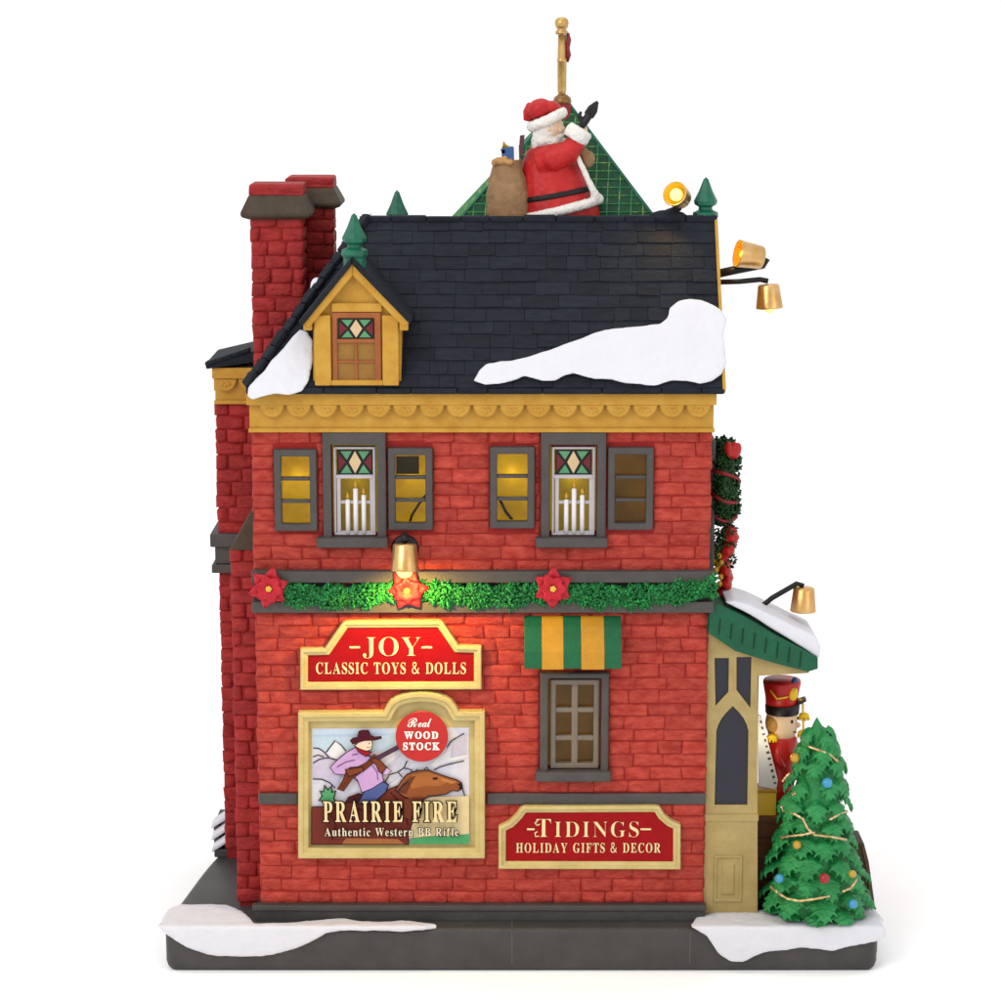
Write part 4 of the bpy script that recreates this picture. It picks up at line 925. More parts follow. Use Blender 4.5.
# ------------------------------------------------------------------ garland, poinsettias
g = thing('garland', 'curly green garland strung along the grey band below the upper windows', 'garland', (P(490, 592)[0], -8, zz(606)))
m = MB()
def sprig(m, c, d, L, w, mi=0):
    d = Vector(d).normalized(); r = d.orthogonal().normalized(); r.rotate(Matrix.Rotation(random.uniform(0, 6.3), 3, d)); q = d.cross(r)
    b = c; md = c+d*L*.5+r*random.uniform(.4, 1.2); e = c+d*L+r*random.uniform(-1.4, .4)
    vs = [b+q*w*.4, b-q*w*.4, md+q*w+r*.3, md-q*w+r*.3, e, md-r*w*.9]
    m.add(vs, [(0, 2, 3, 1), (2, 4, 3), (0, 1, 5), (0, 5, 2), (1, 3, 5), (2, 5, 4), (3, 4, 5)], mi, True)
def run(a, b, za, zm, zb, n):
    for k in range(n):
        t = random.random(); px = lerp(a, b, t); pz = za*(1-t)**2+2*t*(1-t)*(2*zm-(za+zb)/2)+zb*t*t
        th = random.uniform(-1.75, 1.75); R = random.uniform(6, 10.5)*(.78+.2*math.sin(t*23+a)+.14*math.sin(t*61+a*2))
        c = W(px, pz, -7)
        o = Vector((0, -math.cos(th)*.75, math.sin(th)*1.05))
        c = c+o*R
        sprig(m, c, o+Vector((random.uniform(-1, 1), random.uniform(-.5, .3), random.uniform(-1, 1)))*.8, random.uniform(4.5, 8.5), random.uniform(1.6, 2.9))
    cs = []
    for i in range(13):
        t = i/12; cs.append(W(lerp(a, b, t), za*(1-t)**2+2*t*(1-t)*(2*zm-(za+zb)/2)+zb*t*t, -8))
    m.tube(cs, 6, 10)
run(266, 394, 588, 597, 591, 1500); run(418, 545, 589, 596, 592, 1500); run(562, 716, 592, 596, 584, 1800)
m.build('foliage', M['leaf'], g)
def flower(px, py, label, r=19.5, rot=0):
    c = W(px, py, -17)
    f = thing('poinsettia', label, 'flower', c, 'poinsettias on the garland')
    for ring, (n, L, w, dy, ph) in enumerate(((6, r, 8.2, 1.5, 0), (6, r*.74, 6.6, -2.0, .52))):
        for k in range(n):
            a = 2*math.pi*k/n+ph+rot; l = L*random.uniform(.9, 1.06)
            u = Vector((math.cos(a), 0, math.sin(a))); v = Vector((-math.sin(a), 0, math.cos(a))); nn = Vector((0, -1, 0))
            m = MB(); vs = []; K = 5
            for i in range(K+1):
                t = i/K; ww = w*min((t+.25)/.6, (1.03-t)/.58)
                if i == K: ww = .3
                up = 3.6*math.sin(t*2.3)-t*2
                for q, hh in ((-1, 0), (-.5, .7), (0, -.5), (.5, .7), (1, 0)):
                    vs.append(c+u*(1.5+l*t)+v*(ww*q)+nn*(up+hh*1.1-dy))
            nV = len(vs); vs += [p-nn*1.4 for p in vs]
            fs = []
            for i in range(K):
                for j in range(4):
                    a0 = i*5+j; fs += [(a0, a0+1, a0+6, a0+5), (nV+a0, nV+a0+5, nV+a0+6, nV+a0+1)]
            for i in range(K):
                fs += [(i*5, i*5+5, nV+i*5+5, nV+i*5), (i*5+4, nV+i*5+4, nV+i*5+9, i*5+9)]
            fs += [tuple([K*5+j, K*5+j+1, nV+K*5+j+1, nV+K*5+j]) for j in range(4)]
            m.add(vs, fs, 0, True); m.build('petal', M['petal'], f)
    m = MB()
    for k in range(5):
        a = k*1.257; m.ell(c+Vector((1.7*math.cos(a), -4.6, 1.7*math.sin(a))), (1.7, 1.5, 1.7), 8)
    m.ell(c+Vector((0, -5.0, 0)), (1.8, 1.8, 1.8), 8); m.build('flower_centre', M['pollen'], f)
flower(269, 588, 'red poinsettia at the garland end beside the brick buttress', 19.5, .3)
flower(407, 590, 'poinsettia directly below the lit wall lamp, glowing orange', 19.5, .1)
flower(553, 588, 'red poinsettia on the garland just above the striped awning', 19.5, .5)
M['cup_dim'] = mat('cup_inside_orange', (236, 150, 30), .4, .3, bump=0, var=.08)  # weaker lamplight on the gold lining, painted in as orange
M['bulb_dim'] = mat('dim_bulb', (255, 190, 60), .5, .2, bump=0, var=.02, emit=.9, emit_rgb=(255, 190, 50))
# ------------------------------------------------------------------ spot lamps
def lamp(label, mouth, axis, L, r0, r1, arm, lit=True, out=.45, br=.3, armr=2.6, bracket=None, dark_in=False):
    """cup-shaped shade: mouth centre, axis from mouth to closed end"""
    c = Vector(mouth); ax = Vector(axis).normalized()
    base = Vector(arm[0])
    t = thing('spot_lamp', label, 'lamp', base, 'gold cup spotlights on black arms')
    m = MB()
    m.lathe([(r0-1.3, .3), (r0-.9, -.2), (r0-.2, 0), (r0, .6), (r0-.3, 2), (r1+.4, L-1.2), (r1-.6, L), (r1*.4, L+.6), (0, L+.6)], c, ax, 28, caps=False)
    m.build('shade', M['gold'], t)
    m = MB(); m.lathe([(0, L-1.6), (r1-1.6, L-1.6), (r0-1.3, .3)], c, ax, 28, caps=False)
    m.build('shade_lining', M['cup_lit'] if lit is True else M['cup_dim'] if lit else M['gold'], t, fixn=False)
    m = MB(); m.ell(c+ax*(r0*out), (r0*br,)*3, 16); m.build('bulb', M['bulb'] if lit is True else M['bulb_dim'] if lit else M['bulb_off'], t)
    m = MB(); m.tube(arm, armr, 10); m.build('arm', M['black'], t)
    if bracket:
        b, u = bracket; m = MB(); m.lathe([(0, 0), (u, 0), (u, 2.4), (u*.7, 3.6), (0, 3.6)], b[0], b[1], 18); m.build('bracket', M['black'], t)
    return t
# wall lamp above the garland
mc = W(404.5, 571, -58); tc = W(404.8, 544, -54)
lamp('lit gold cup lamp on the brick wall, throwing light down on a poinsettia', mc, tc-mc, (tc-mc).length, 14.2, 11.2,
     [W(404.5, 541, -1), W(404.5, 535, -12), W(404.5, 536, -50), W(404.8, 542, -54)], True, armr=3.4, out=.1, br=.6, bracket=((W(405, 548, -1.5), (0, -1, 0)), 14))
# ridge lamp facing out
mc = W(674.5, 193.5, YR-12); ax = Vector((.46, .82, -.34))
lamp('lit gold cup lamp on the roof ridge, bulb turned to the viewer', mc, ax, 19, 13, 10.5,
     [W(664, 219, YR+2), W(668, 212, YR+4), W(679, 208, YR+8), W(682, 201, YR+8)], True, armr=3.4, out=.34, br=.5)
m = MB(); b0 = W(668, 217, YR+2); m.ell(b0, (20, 10, 7.5), 14); sm = m.build('lamp_mound', M['shingle'], shop)
# pair at the right gable
mc = W(737.5, 253.5, 120); ax = Vector((.93, .2, -.18))
lamp('gold cup lamp tilted up on the thick upper arm at the gable', mc, ax, 27, 14.5, 11.5,
     [W(712, 275, 128), W(735, 270, 128), W(763, 264.5, 128), W(766, 258, 128)], 'dim', armr=4.6)
mc = W(769.5, 308, 112); tc = W(768.5, 284.5, 112)
lamp('gold cup lamp hanging straight down from the thin lower arm at the gable', mc, tc-mc, (tc-mc).length, 14, 10.6,
     [W(712, 282.3, 112), W(740, 281.5, 112), W(760, 279.5, 112), W(768, 281, 112)], True, armr=2.8, out=.1, br=.5)
# porch roof lamp
mc = W(803, 611, 40); tc = W(804, 587.5, 40)
lamp('unlit gold cup lamp on a bent black arm above the snowy porch roof', mc, tc-mc, (tc-mc).length, 13.4, 10.4,
     [W(726, 604, 40), W(748, 606, 40), W(756, 611, 40), W(772, 598, 40), W(797, 583.5, 40), W(803.5, 586, 40)], False, armr=2.7, bracket=((W(750, 612, 40), (0, 0, 1)), 5))

# ------------------------------------------------------------------ snow
def snow(label, build_fn, vox=1.4, sm=10, disp=1.8):
    m = MB(); build_fn(m)
    o = m.build('snow_patch', M['snow'], None, remesh=vox, smooth=sm, disp=disp, dscale=16)
    tag(o, label, 'snow')
    return o
def slope_snow(pts, th):
    def fn(m):
        top = [RP(a, b, th) for a, b in pts]; bot = [RP(a, b, .5) for a, b in pts]
        m.loft([bot, top])
    return fn
snow('large tapering snow drift at the right end of the black roof', slope_snow(
    [(473, 381), (479, 371), (486, 364), (500, 361), (515, 360), (530, 356), (550, 350), (565, 344), (580, 339), (595, 333), (610, 329), (625, 327.5), (640, 326.5), (660, 324), (667, 318), (670, 308), (678, 301), (690, 298.5), (702, 300),
     (713, 305), (721, 310), (727, 319), (724, 335), (725, 350), (727, 362), (722, 374), (712, 381), (700, 384), (685, 381), (672, 381), (655, 386), (640, 384.5), (625, 383), (610, 379.5), (595, 379.5), (582, 376), (573, 373.5), (564, 376), (556, 380.5), (543, 381), (535, 379), (524, 376), (514, 380), (500, 384), (485, 385)], 5.5))
def left_roof(m):
    slope_snow([(247, 396), (248, 388), (256, 379), (264, 371), (272, 360), (284, 348), (293, 336), (300, 329), (307, 331), (313, 340), (312.5, 365), (308, 382), (302, 391), (290, 395), (275, 394), (262, 397), (252, 400)], 6)(m)
snow('small snow drift on the roof corner left of the dormer', left_roof)
def deck_patch(top_pts, y_rows, drape, th=7):
    """deck part given as (x column, row) points on the slab top; drape = outline on the front face"""
    def fn(m):
        pts = [WP(a, b, Vector((0, 0, ZD)), Vector((0, 0, 1))) for a, b in top_pts]
        m.loft([[p+Vector((0, 0, -1)) for p in pts], [p+Vector((0, 0, th*.6)) for p in pts]])
        top = max(P(500, 924.5, YB)[1], 0) if False else P(500, 924.5, YB)[1]
        if drape: m.prism([(a, min(b, top)) for a, b in polyP(drape, YB-4)], YB-5, YB+6)
    return fn
snow('broad snow drift draped over the left corner of the dark base', deck_patch(
    [(162, 930), (160, 925), (167, 912), (180, 907), (228, 907), (244, 914), (256, 926), (256, 927), (280, 926), (302, 924), (322, 922), (345, 920.5), (362, 924), (380, 924.5), (402, 922.5), (420, 925), (437, 927), (437, 928.5), (420, 930), (400, 930.5), (330, 930.5), (250, 930.5)], None,
    [(157, 918), (160, 912), (180, 916), (250, 922), (300, 924), (345, 920), (372, 922), (400, 924), (430, 926.5), (428, 929), (412, 930.5), (400, 933), (385, 930.5), (365, 932), (340, 931), (326, 934), (312, 942), (295, 950), (270, 956), (240, 958), (210, 956), (188, 949), (175, 941), (163, 933)], 7), vox=1.8)
snow('thick snow drift in front of the tree and porch at the right', deck_patch(
    [(692, 927), (696, 920), (712, 916), (745, 915), (790, 910), (840, 908), (873, 910), (884, 922), (882, 930.5), (800, 930.5), (705, 930.5)], None,
    [(689, 926), (694, 919), (720, 920), (760, 922), (820, 924), (870, 920), (885, 916), (886, 936), (880, 941), (865, 944), (848, 947), (832, 952), (815, 949), (800, 948), (785, 951), (768, 952), (756, 956), (744, 962), (730, 962), (719, 955), (713, 945), (707, 936)], 8), vox=1.8)
def porch_snow(m):
    a = [(724, 602), (735, 601), (752, 606), (775, 617), (800, 629), (815, 636), (821, 646), (820, 659), (813, 655), (795, 643), (772, 629), (748, 614)]
    m.loft([[W(x, y, 0+YP-6) for x, y in a], [W(x, y, YP-6)+Vector((0, 70, 0)) for x, y in a]])
snow('thin snow layer on the sloping green porch roof', porch_snow, 1.3, 5, 1.0)
snow('tiny snow tuft between the chimney and dormer roof', lambda m: m.ell(W(317, 287, 60), (7, 9, 10), 12), 1.2, 3, .6)

# ------------------------------------------------------------------ wreath and swag on the far front
yw = 70
cw = W(715, 481, yw); 
wr = thing('wreath', 'round dark green wreath with red ribbon and bow, seen edge on', 'wreath', cw+Vector((0, 0, -42)))
m = MB(); R = 32
for k in range(1900):
    a = random.uniform(0, 6.283); th = random.uniform(0, 6.283); r2 = random.uniform(8, 12.5)
    rad = Vector((0, math.cos(a), math.sin(a)))
    o = rad*math.cos(th)+Vector((1, 0, 0))*math.sin(th)
    c = cw+Vector((9, 0, 0))+rad*R+o*r2
    sprig(m, c, o+Vector((random.uniform(-1, 1), random.uniform(-1, 1), random.uniform(-1, 1)))*.7, random.uniform(3.5, 6), random.uniform(1.6, 2.8))
tor = [cw+Vector((8, math.cos(2*math.pi*k/24)*R, math.sin(2*math.pi*k/24)*R)) for k in range(25)]
m.tube(tor, 9, 10); m.build('foliage', M['leaf_dark'], wr)
m = MB()
for k in range(7):
    a = -math.pi/2+(k-3)*.62; rad = Vector((0, math.cos(a), math.sin(a))); pts = []
    for i in range(7):
        th = -1.2+i*.55; pts.append(cw+Vector((8, 0, 0))+rad*(R+math.cos(th)*14)+Vector((math.sin(th)*14, 0, 0))+Vector((0, -math.sin(a), math.cos(a)))*(i-3)*2.2)
    m.tube(pts, 2.0, 6)
m.build('ribbon', M['hat_maroon'], wr)
m = MB(); bc = W(732, 452, yw-28)
for a, l in ((.5, 11), (2.2, 9), (1.2, 8)):
    m.ell(bc+Vector((math.cos(a)*4, -3, math.sin(a)*l*.3)), (5.5, 4.5, 9), 12, rot=Matrix.Rotation(.5-a*.35, 3, 'Y'))
m.build('bow', M['toy_red'], wr)
cs = W(722, 560, 60)
sw = thing('wall_swag', 'red and gold swag with green sprigs hanging under the edge-on wreath', 'swag', cs+Vector((0, 0, -46)))
m = MB()
for k in range(26):
    t = k/25; pt = W(lerp(728, 722, t)+2.6*math.sin(t*11), lerp(531, 596, t), 58); m.ell(pt+Vector((random.uniform(-2, 2), random.uniform(-7, 7), 0)), (9.5-3.6*t, 10, 6), 8)
m.build('ribbon', M['toy_red'], sw, remesh=1.2, smooth=2, disp=1.5, dscale=5)
m = MB(); m.tube([W(712, 541, 60), W(716, 549, 58), W(717.5, 558, 58), W(716, 566, 58)], [2.5, 4.2, 4.6, 2.2], 10); m.tube([W(712, 545, 52), W(714, 556, 50), W(713, 566, 50)], [1.5, 3, 1.5], 10)
m.tube([W(716, 552, 56), W(719, 562, 52), W(718, 574, 54)], [2, 4.5, 2], 10)
for k in range(5): m.ell(W(719+3*math.sin(k*2.3), 556+7*k, 46), (3, 3, 3.6), 8)
m.build('gold_tassel', M['bauble_gold'], sw)
m = MB()
for k in range(240):
    c = W(random.uniform(713, 734), random.uniform(528, 566), random.uniform(44, 62))
    sprig(m, c, (random.uniform(0, 1), random.uniform(-1, .4), random.uniform(-1, 1)), random.uniform(4, 7), random.uniform(1, 2))
m.build('sprig', M['leaf_dark'], sw)
m = MB(); m.box(XR+.2, XR+9, 40, 78, zz(600, 60), zz(437, 60)); m.build('front_window_trim', M['grey'], shop, bevel=1.5)

# ------------------------------------------------------------------ the figure on the roof
YS = 150.0
def ringat(row, x0, x1, y, dk=.72, tilt=0, n=20):
    (a, z), (b, _) = P(x0, row, y), P(x1, row, y); cx, rx = (a+b)/2, (b-a)/2
    return [(cx+rx*math.cos(2*math.pi*k/n), y+rx*dk*math.sin(2*math.pi*k/n), z+tilt*math.cos(2*math.pi*k/n)) for k in range(n)]
ZF = ZDK
person = thing('person', 'bearded person in a red fur-trimmed coat and hat, one gloved hand raised, on the roof', 'person', (P(556, 200, YS)[0], YS, ZF))
hd = W(550, 127, YS)
m = MB()                                      # one body: head with face, neck, torso, arms, legs
m.ell(hd, (13.5, 13, 15), 18)
m.ell(hd+Vector((12.5, 5, -1)), (3.6, 3, 2.8), 10)                    # nose
m.ell(hd+Vector((10.5, -5, -2.5)), (4.4, 5, 4.4), 10)                       # cheeks
m.ell(hd+Vector((6, 9, -2.5)), (4.6, 4, 4), 10); m.ell(hd+Vector((10.5, 0, 4)), (4, 6, 2), 8)   # brow
m.ell(hd+Vector((-1, -13, -1)), (3, 1.8, 4), 8)                        # ear
m.tube([hd, hd+Vector((-1, 0, -24))], [9, 10], 12)
m.loft([ringat(r, a, b, YS) for r, a, b in ((222, 530, 590), (190, 528, 586), (165, 528, 574), (148, 533, 562))], smooth=True)
sh = W(550, 158, YS-14); el = W(570, 151, YS-20); ha = W(583, 129, YS-18)
m.tube([sh, el, ha, W(584, 127, YS-20)], [9, 8, 6, 4], 10)
sh2 = W(556, 158, YS+16); m.tube([sh2, W(574, 164, YS+18), W(585, 160, YS+8)], [9, 8, 6], 10)
for sx, yo in ((543, -9), (572, 9)):
    a = W(sx, 212, YS+yo); m.tube([a, Vector((a.x, a.y, ZF+30)), Vector((a.x+1, a.y, ZF+3))], [13, 10, 8], 10)
m.build('body', M['skin'], person, remesh=1.3, smooth=2)
m = MB()
m.loft([ringat(r, a, b, YS, .76) for r, a, b in ((219, 520, 600), (208, 520, 599), (197, 519.5, 593), (186, 520, 589), (174, 520.5, 584), (162, 522, 577), (152, 526, 568), (146, 532, 560))], smooth=True)
m.tube([W(543, 162, YS-12), sh+Vector((2, -5, 0)), el+Vector((0, -3, 0)), W(577, 141, YS-19)], [15, 14.5, 12, 10], 14)
m.tube([sh2, W(574, 166, YS+18), W(583, 161, YS+8)], [14, 12, 9], 12)
m.build('coat', M['coat'], person, remesh=1.2, smooth=3, disp=1.6, dscale=12)
m = MB()
for sx, yo in ((543, -9), (572, 9)):
    a = W(sx, 216, YS+yo); m.tube([a, Vector((a.x, a.y, ZF+26))], [15, 12], 12)
m.build('trousers', M['coat'], person, remesh=1.4, smooth=2)
for sx, yo in ((543, -9), (572, 9)):
    a = W(sx, 216, YS+yo); m = MB(); m.tube([Vector((a.x, a.y, ZF+28)), Vector((a.x, a.y, ZF+8)), Vector((a.x, a.y, ZF+.5))], [11.5, 10, 10], 12); m.ell((a.x+8, a.y, ZF+5.5), (14, 9, 5.4), 12)
    m.build('boot', M['black'], person, remesh=1.2, smooth=2)
m = MB()
b = lambda r, e, t: ringat(r, 520-e, 592+e, YS, .77, t+2, 28)
m.loft([b(196.5, .9, 5), b(195, 2.2, 5), b(192.5, 2.2, 5), b(191, .9, 5)], smooth=False); m.build('belt', M['black'], person, bevel=.4)
m = MB(); hm = ringat(208.5, 521, 599, YS, .8, 10, 28); m.tube(hm+[hm[0]], 5.2, 10)
m.tube([W(576, 154, YS-22), W(582, 166, YS-23), W(588, 180, YS-23), W(593, 190, YS-22), W(597, 198, YS-18)], [2.6, 3, 3.2, 3.8, 5], 10)
m.build('fur_trim', M['fur'], person, remesh=1.2, smooth=2, disp=1.6, dscale=4)
cf0, cf1 = W(572.5, 144, YS-20), W(583.5, 126, YS-20); cm = W(577.5, 134.5, YS-20); cd = (cf1-cf0).normalized()
m = MB(); m.lathe([(0, -7), (12, -6.5), (13.8, -3), (13.8, 4), (12, 7.5), (0, 8)], cm, cd, 18); m.build('cuff', M['fur'], person, remesh=1.2, smooth=2, disp=1.6, dscale=4)
m = MB()                                      # mitten-like glove: palm, five fingers together, thumb
palm = W(584.5, 122, YS-20); tip = W(595, 106, YS-20); pd_ = (tip-palm).normalized()
m.tube([W(581, 127, YS-20), palm, lerp(palm, tip, .45)], [5, 6.2, 6], 12, flat=.7)
sidev = Vector((pd_.z, 0, -pd_.x))
for k, (o, l) in enumerate(((-4.2, .86), (-1.5, 1.0), (1.3, .95), (4, .8))):
    a = lerp(palm, tip, .4)+sidev*o*.8; m.tube([a, a+pd_*9*l+Vector((0, -1, 0)), a+pd_*17*l+sidev*(-o*.45)+Vector((0, .5, 0))], [2.5, 2.4, 1.5], 8)
m.tube([palm-sidev*4, palm-sidev*8.5+pd_*3, palm-sidev*8.5+pd_*7], [2.6, 2.3, 1.5], 8)
m.build('glove', M['black'], person, remesh=.7, smooth=1)
m = MB(); c2 = W(585, 161, YS+4); m.ell(c2, (6.5, 6, 6), 12); m.tube([c2, c2+Vector((6, -2, 4))], [3, 2], 8); m.build('glove', M['black'], person, remesh=.9, smooth=1)
m = MB()                                      # hair, beard, moustache
m.ell(hd+Vector((-6.5, 0, -3)), (12, 13.6, 14), 14); m.ell(hd+Vector((-8, -2, -13)), (11, 12, 9), 14)
m.tube([hd+Vector((2, -9, -11)), hd+Vector((4, -9.5, -16)), hd+Vector((7, -8, -20))], [8, 7, 3.5], 10)
m.tube([hd+Vector((9, 0, -11)), hd+Vector((7, -4, -20)), hd+Vector((5, -6, -24))], [7, 7, 3], 10)
m.tube([hd+Vector((-12, -6, -8)), hd+Vector((-15, -5, -18)), hd+Vector((-17, -4, -25))], [6, 5, 2], 10)
m.tube([hd+Vector((13.5, 2, -7)), hd+Vector((11, -6, -9)), hd+Vector((5, -10, -12))], [2, 3.2, 3], 8)
m.ell(hd+Vector((-3, -8, 0)), (9, 6.5, 11), 12)
m.build('beard', M['fur'], person, remesh=1.1, smooth=2, disp=2.0, dscale=5)
m = MB(); m.ell(hd+Vector((12.6, 1, 2.6)), (1.2, 1.2, 1.4), 8); m.ell(hd+Vector((8.2, 9.6, 2.6)), (1.2, 1.2, 1.4), 8); m.build('eye', M['black'], person)
m = MB(); m.ell(W(540, 109, YS), (13.5, 14, 11), 16, rot=Matrix.Rotation(-.25, 3, 'Y')); m.ell(W(551, 108, YS), (10, 12, 8), 14); m.tube([W(534, 108, YS+2), W(529, 114, YS+5), W(528, 121, YS+6)], [9, 7, 5], 12)
m.build('hat', M['coat'], person, remesh=1.1, smooth=3, disp=1.2, dscale=10)
m = MB(); q = []
for k in range(25):
    a = 2*math.pi*k/24; q.append(hd+Vector((-3+15.8*math.cos(a), 15*math.sin(a), 7.5+7.2*math.cos(a))))
m.tube(q, 5.6, 10); m.build('hat_brim', M['fur'], person, remesh=1.1, smooth=2, disp=1.6, dscale=4)
m = MB(); m.tube([W(530, 150, YS-22), W(540, 168, YS-26), W(556, 190, YS-29)], 1.2, 6)
# sack with toys
YK = 138.0
sk = thing('sack', 'brown burlap sack leaning behind the person in the red coat', 'sack', (P(505, 210, YK)[0], YK, ZF))
m = MB(); m.loft([ringat(r, a, b, YK, .8) for r, a, b in ((243, 500, 520), (236, 490, 530), (215, 486.5, 530), (195, 486, 529), (178, 489, 526), (165, 493, 521), (161, 491, 522), (157.5, 497, 520))], smooth=True)
zsk = P(505, 243, YK)[1]; m.tube([(P(508, 240, YK)[0], YK, zsk+4), (P(508, 240, YK)[0], YK, ZF)], [20, 22], 14)
m.build('bag', M['burlap'], sk, remesh=1.3, smooth=4, disp=2.2, dscale=11)
t = thing('toy_parcel', 'blue and white wrapped parcel poking out of the sack', 'parcel', W(510, 160, YK))
m = MB(); c = W(508, 154, YK-3); m.obox(c, Vector((6.5, 0, 1.5)), Vector((0, 6, 0)), Vector((-1.5, 0, 6.5))); m.build('box', M['toy_blue'], t, bevel=.6)
m = MB(); m.obox(W(516.5, 153, YK-6), Vector((2.6, 0, .2)), Vector((0, 4, 0)), Vector((-.2, 0, 7))); m.obox(W(502, 152, YK-5), Vector((3.5, 0, 1.5)), Vector((0, 4, 0)), Vector((-.6, 0, 2.2))); m.build('white_band', M['letter_white'], t, bevel=.5)
t = thing('toy_bear', 'tan toy bear lying on the sack mouth', 'toy', W(500, 164, YK))
m = MB(); m.ell(W(500, 161, YK-10), (7, 5, 4.2), 12); m.ell(W(509, 162.5, YK-12), (5, 4, 3.4), 10); m.ell(W(494, 163, YK-9), (3.2, 3, 3), 8); m.ell(W(505, 158, YK-9), (3, 3, 2.6), 8)
m.build('body', mat('bear_tan', (196, 146, 92), .6, .2, var=.2, bump=.6), t, remesh=.9, smooth=2)
t = thing('toy_trumpet', 'small gold toy trumpet sticking up behind the parcel', 'toy', W(511, 150, YK))
m = MB(); m.lathe([(1.2, 0), (1.4, 9), (2.2, 12), (5, 15), (5.2, 15.4), (4, 14.6)], W(517, 149, YK+2), (-.9, 0, .2), 14); m.build('horn', M['bauble_gold'], t)
t = thing('toy_box', 'thin maroon toy box standing between sack and coat', 'toy', W(520, 156, YK))
m = MB(); m.obox(W(521.5, 145, YK-4), Vector((2.4, 0, .3)), Vector((0, 4, 0)), Vector((.8, 0, 10))); m.build('box', mat('plum_paint', (92, 48, 62), .5, .3), t, bevel=.6)
t = thing('pouch', 'small tan pouch dangling below the raised white cuff', 'pouch', W(588, 170, YS-14))
m = MB(); m.ell(W(588, 159, YS-14), (7.5, 6, 9), 12); m.ell(W(583.5, 153, YS-14), (6, 5, 6), 10); m.build('bag', M['burlap'], t, remesh=1, smooth=2, disp=1, dscale=6)
# ------------------------------------------------------------------ toys beside the porch
YN = 78.0
cr = thing('crate', 'brown wooden crate carrying the toy soldier beside the porch', 'crate', (P(780, 850, YN)[0], YN, ZD))
q = px_rect(752, 817, 806, 905, YN-24)
m = MB(); m.box(q[0], q[2], YN-24, YN+24, ZD-.5, q[3]); m.build('box', M['wood'], cr, bevel=1.5)
m = MB()
for k in range(1, 4):
    z = lerp(ZD, q[3], k/4); m.box(q[0]-.4, q[2]+.4, YN-24.4, YN+24.4, z-.7, z+.7)
m.build('plank_joint', M['brown'], cr)
yb_ = thing('toy_chest', 'bright yellow box on the crate next to the porch wall', 'box', (P(766, 815, YN-12)[0], YN-12, q[3]))
q2 = px_rect(757, 791, 776, 817, YN-22)
m = MB(); m.box(q2[0], q2[2], YN-21, YN+2, q[3]+.1, q2[3]); m.build('box', M['toy_yellow'], yb_, bevel=1)
m = MB(); m.box(q2[0]-.8, q2[2]+.8, YN-21.8, YN+2.8, q2[3]-2.5, q2[3]+1); m.build('lid', M['gold_paint'], yb_, bevel=.8)
# printed board leaning by the porch
bd = thing('printed_board', 'white printed board leaning between porch wall and toy soldier', 'board', W(768, 790, YN-16))
pts = [(757.5, 714), (761.5, 716), (778, 780), (776.5, 790), (758.5, 786)]
m = MB(); m.prism(polyP(pts, YN-18), YN-18, YN-15.5); m.build('board', M['white'], bd, bevel=.3)
m = MB(); rnd = random.Random(3)
for k in range(11):
    t = k/10; a = W(lerp(761, 775, t), lerp(722, 783, t), YN-18.2); m.obox(a, Vector((rnd.uniform(.8, 1.7), 0, .5)), Vector((0, .15, 0)), Vector((-.5, 0, rnd.uniform(.8, 1.7))))
m.build('print_mark', mat('print_grey', (84, 82, 98), .5, .2), bd)
# toy soldier
so = thing('toy_soldier', 'red toy soldier with tall peaked cap and yellow epaulettes behind the tree', 'toy soldier', (P(785, 815, YN)[0], YN, q[3]))
zq = lambda r: P(500, r, YN)[1]; X = lambda c: P(c, 700, YN)[0]
cx = X(782.5)
m = MB(); m.lathe([(0, zq(800)), (11, zq(799)), (14, zq(785)), (15, zq(768)), (16, zq(750)), (16.5, zq(738)), (12, zq(733)), (0, zq(732))], (cx, YN, 0), n=24); m.build('tunic', M['toy_red'], so)
m = MB(); m.tube([W(779, 742, YN-13), W(777, 757, YN-15), W(783, 768, YN-18)], [5, 4.6, 4], 10); m.build('arm', M['toy_red'], so)
m = MB(); m.tube([W(793, 742, YN+9), W(796, 756, YN+8), W(799, 766, YN)], [5, 4.6, 4], 10); m.build('arm', M['toy_red'], so)
m = MB(); m.lathe([(0, zq(736)), (14, zq(735.5)), (16, zq(728)), (16.4, zq(716)), (16, zq(708)), (0, zq(707))], (cx, YN, 0), n=24)
m.ell((cx+16.3, YN-4, zq(724)), (3, 2.6, 3), 10)
hdn = m.build('head', M['skin'], so)
m = MB(); m.ell((cx+8.6, YN-14, zq(718)), (1.6, 1, 2.1), 10); m.ell((cx+15.6, YN-4.5, zq(717)), (1.2, 1.5, 1.9), 10); m.build('eye', M['black'], hdn)
m = MB(); m.ell((cx+12, YN-11, zq(729)), (3.4, 1.4, .8), 10, rot=Matrix.Rotation(-.6, 3, 'Z')); m.build('mouth', M['hat_maroon'], hdn)
m = MB(); m.ell((cx-9, YN-2, zq(722)), (9, 14, 13), 16); m.build('hair', M['hair'], so, remesh=1.2, smooth=1, disp=1.5, dscale=4)
m = MB(); m.lathe([(0, zq(713)), (17.6, zq(712.5)), (18.2, zq(706)), (17.6, zq(703)), (0, zq(703))], (cx, YN, 0), n=28)
m.loft([[(cx+8, YN-13, zq(704)), (cx+24, YN-8, zq(697)), (cx+24, YN+4, zq(697)), (cx+8, YN+13, zq(704))], [(cx+8, YN-13, zq(706)), (cx+24, YN-8, zq(699.5)), (cx+24, YN+4, zq(699.5)), (cx+8, YN+13, zq(706))]])
cap = MB(); cap.lathe([(16.6, zq(705)), (17.2, zq(696)), (20, zq(682)), (19.2, zq(679.5)), (0, zq(678.5))], (cx-1, YN, 0), n=28); cp = cap.build('cap', M['toy_red'], so)
m.build('cap_band', M['black'], cp, bevel=.3)
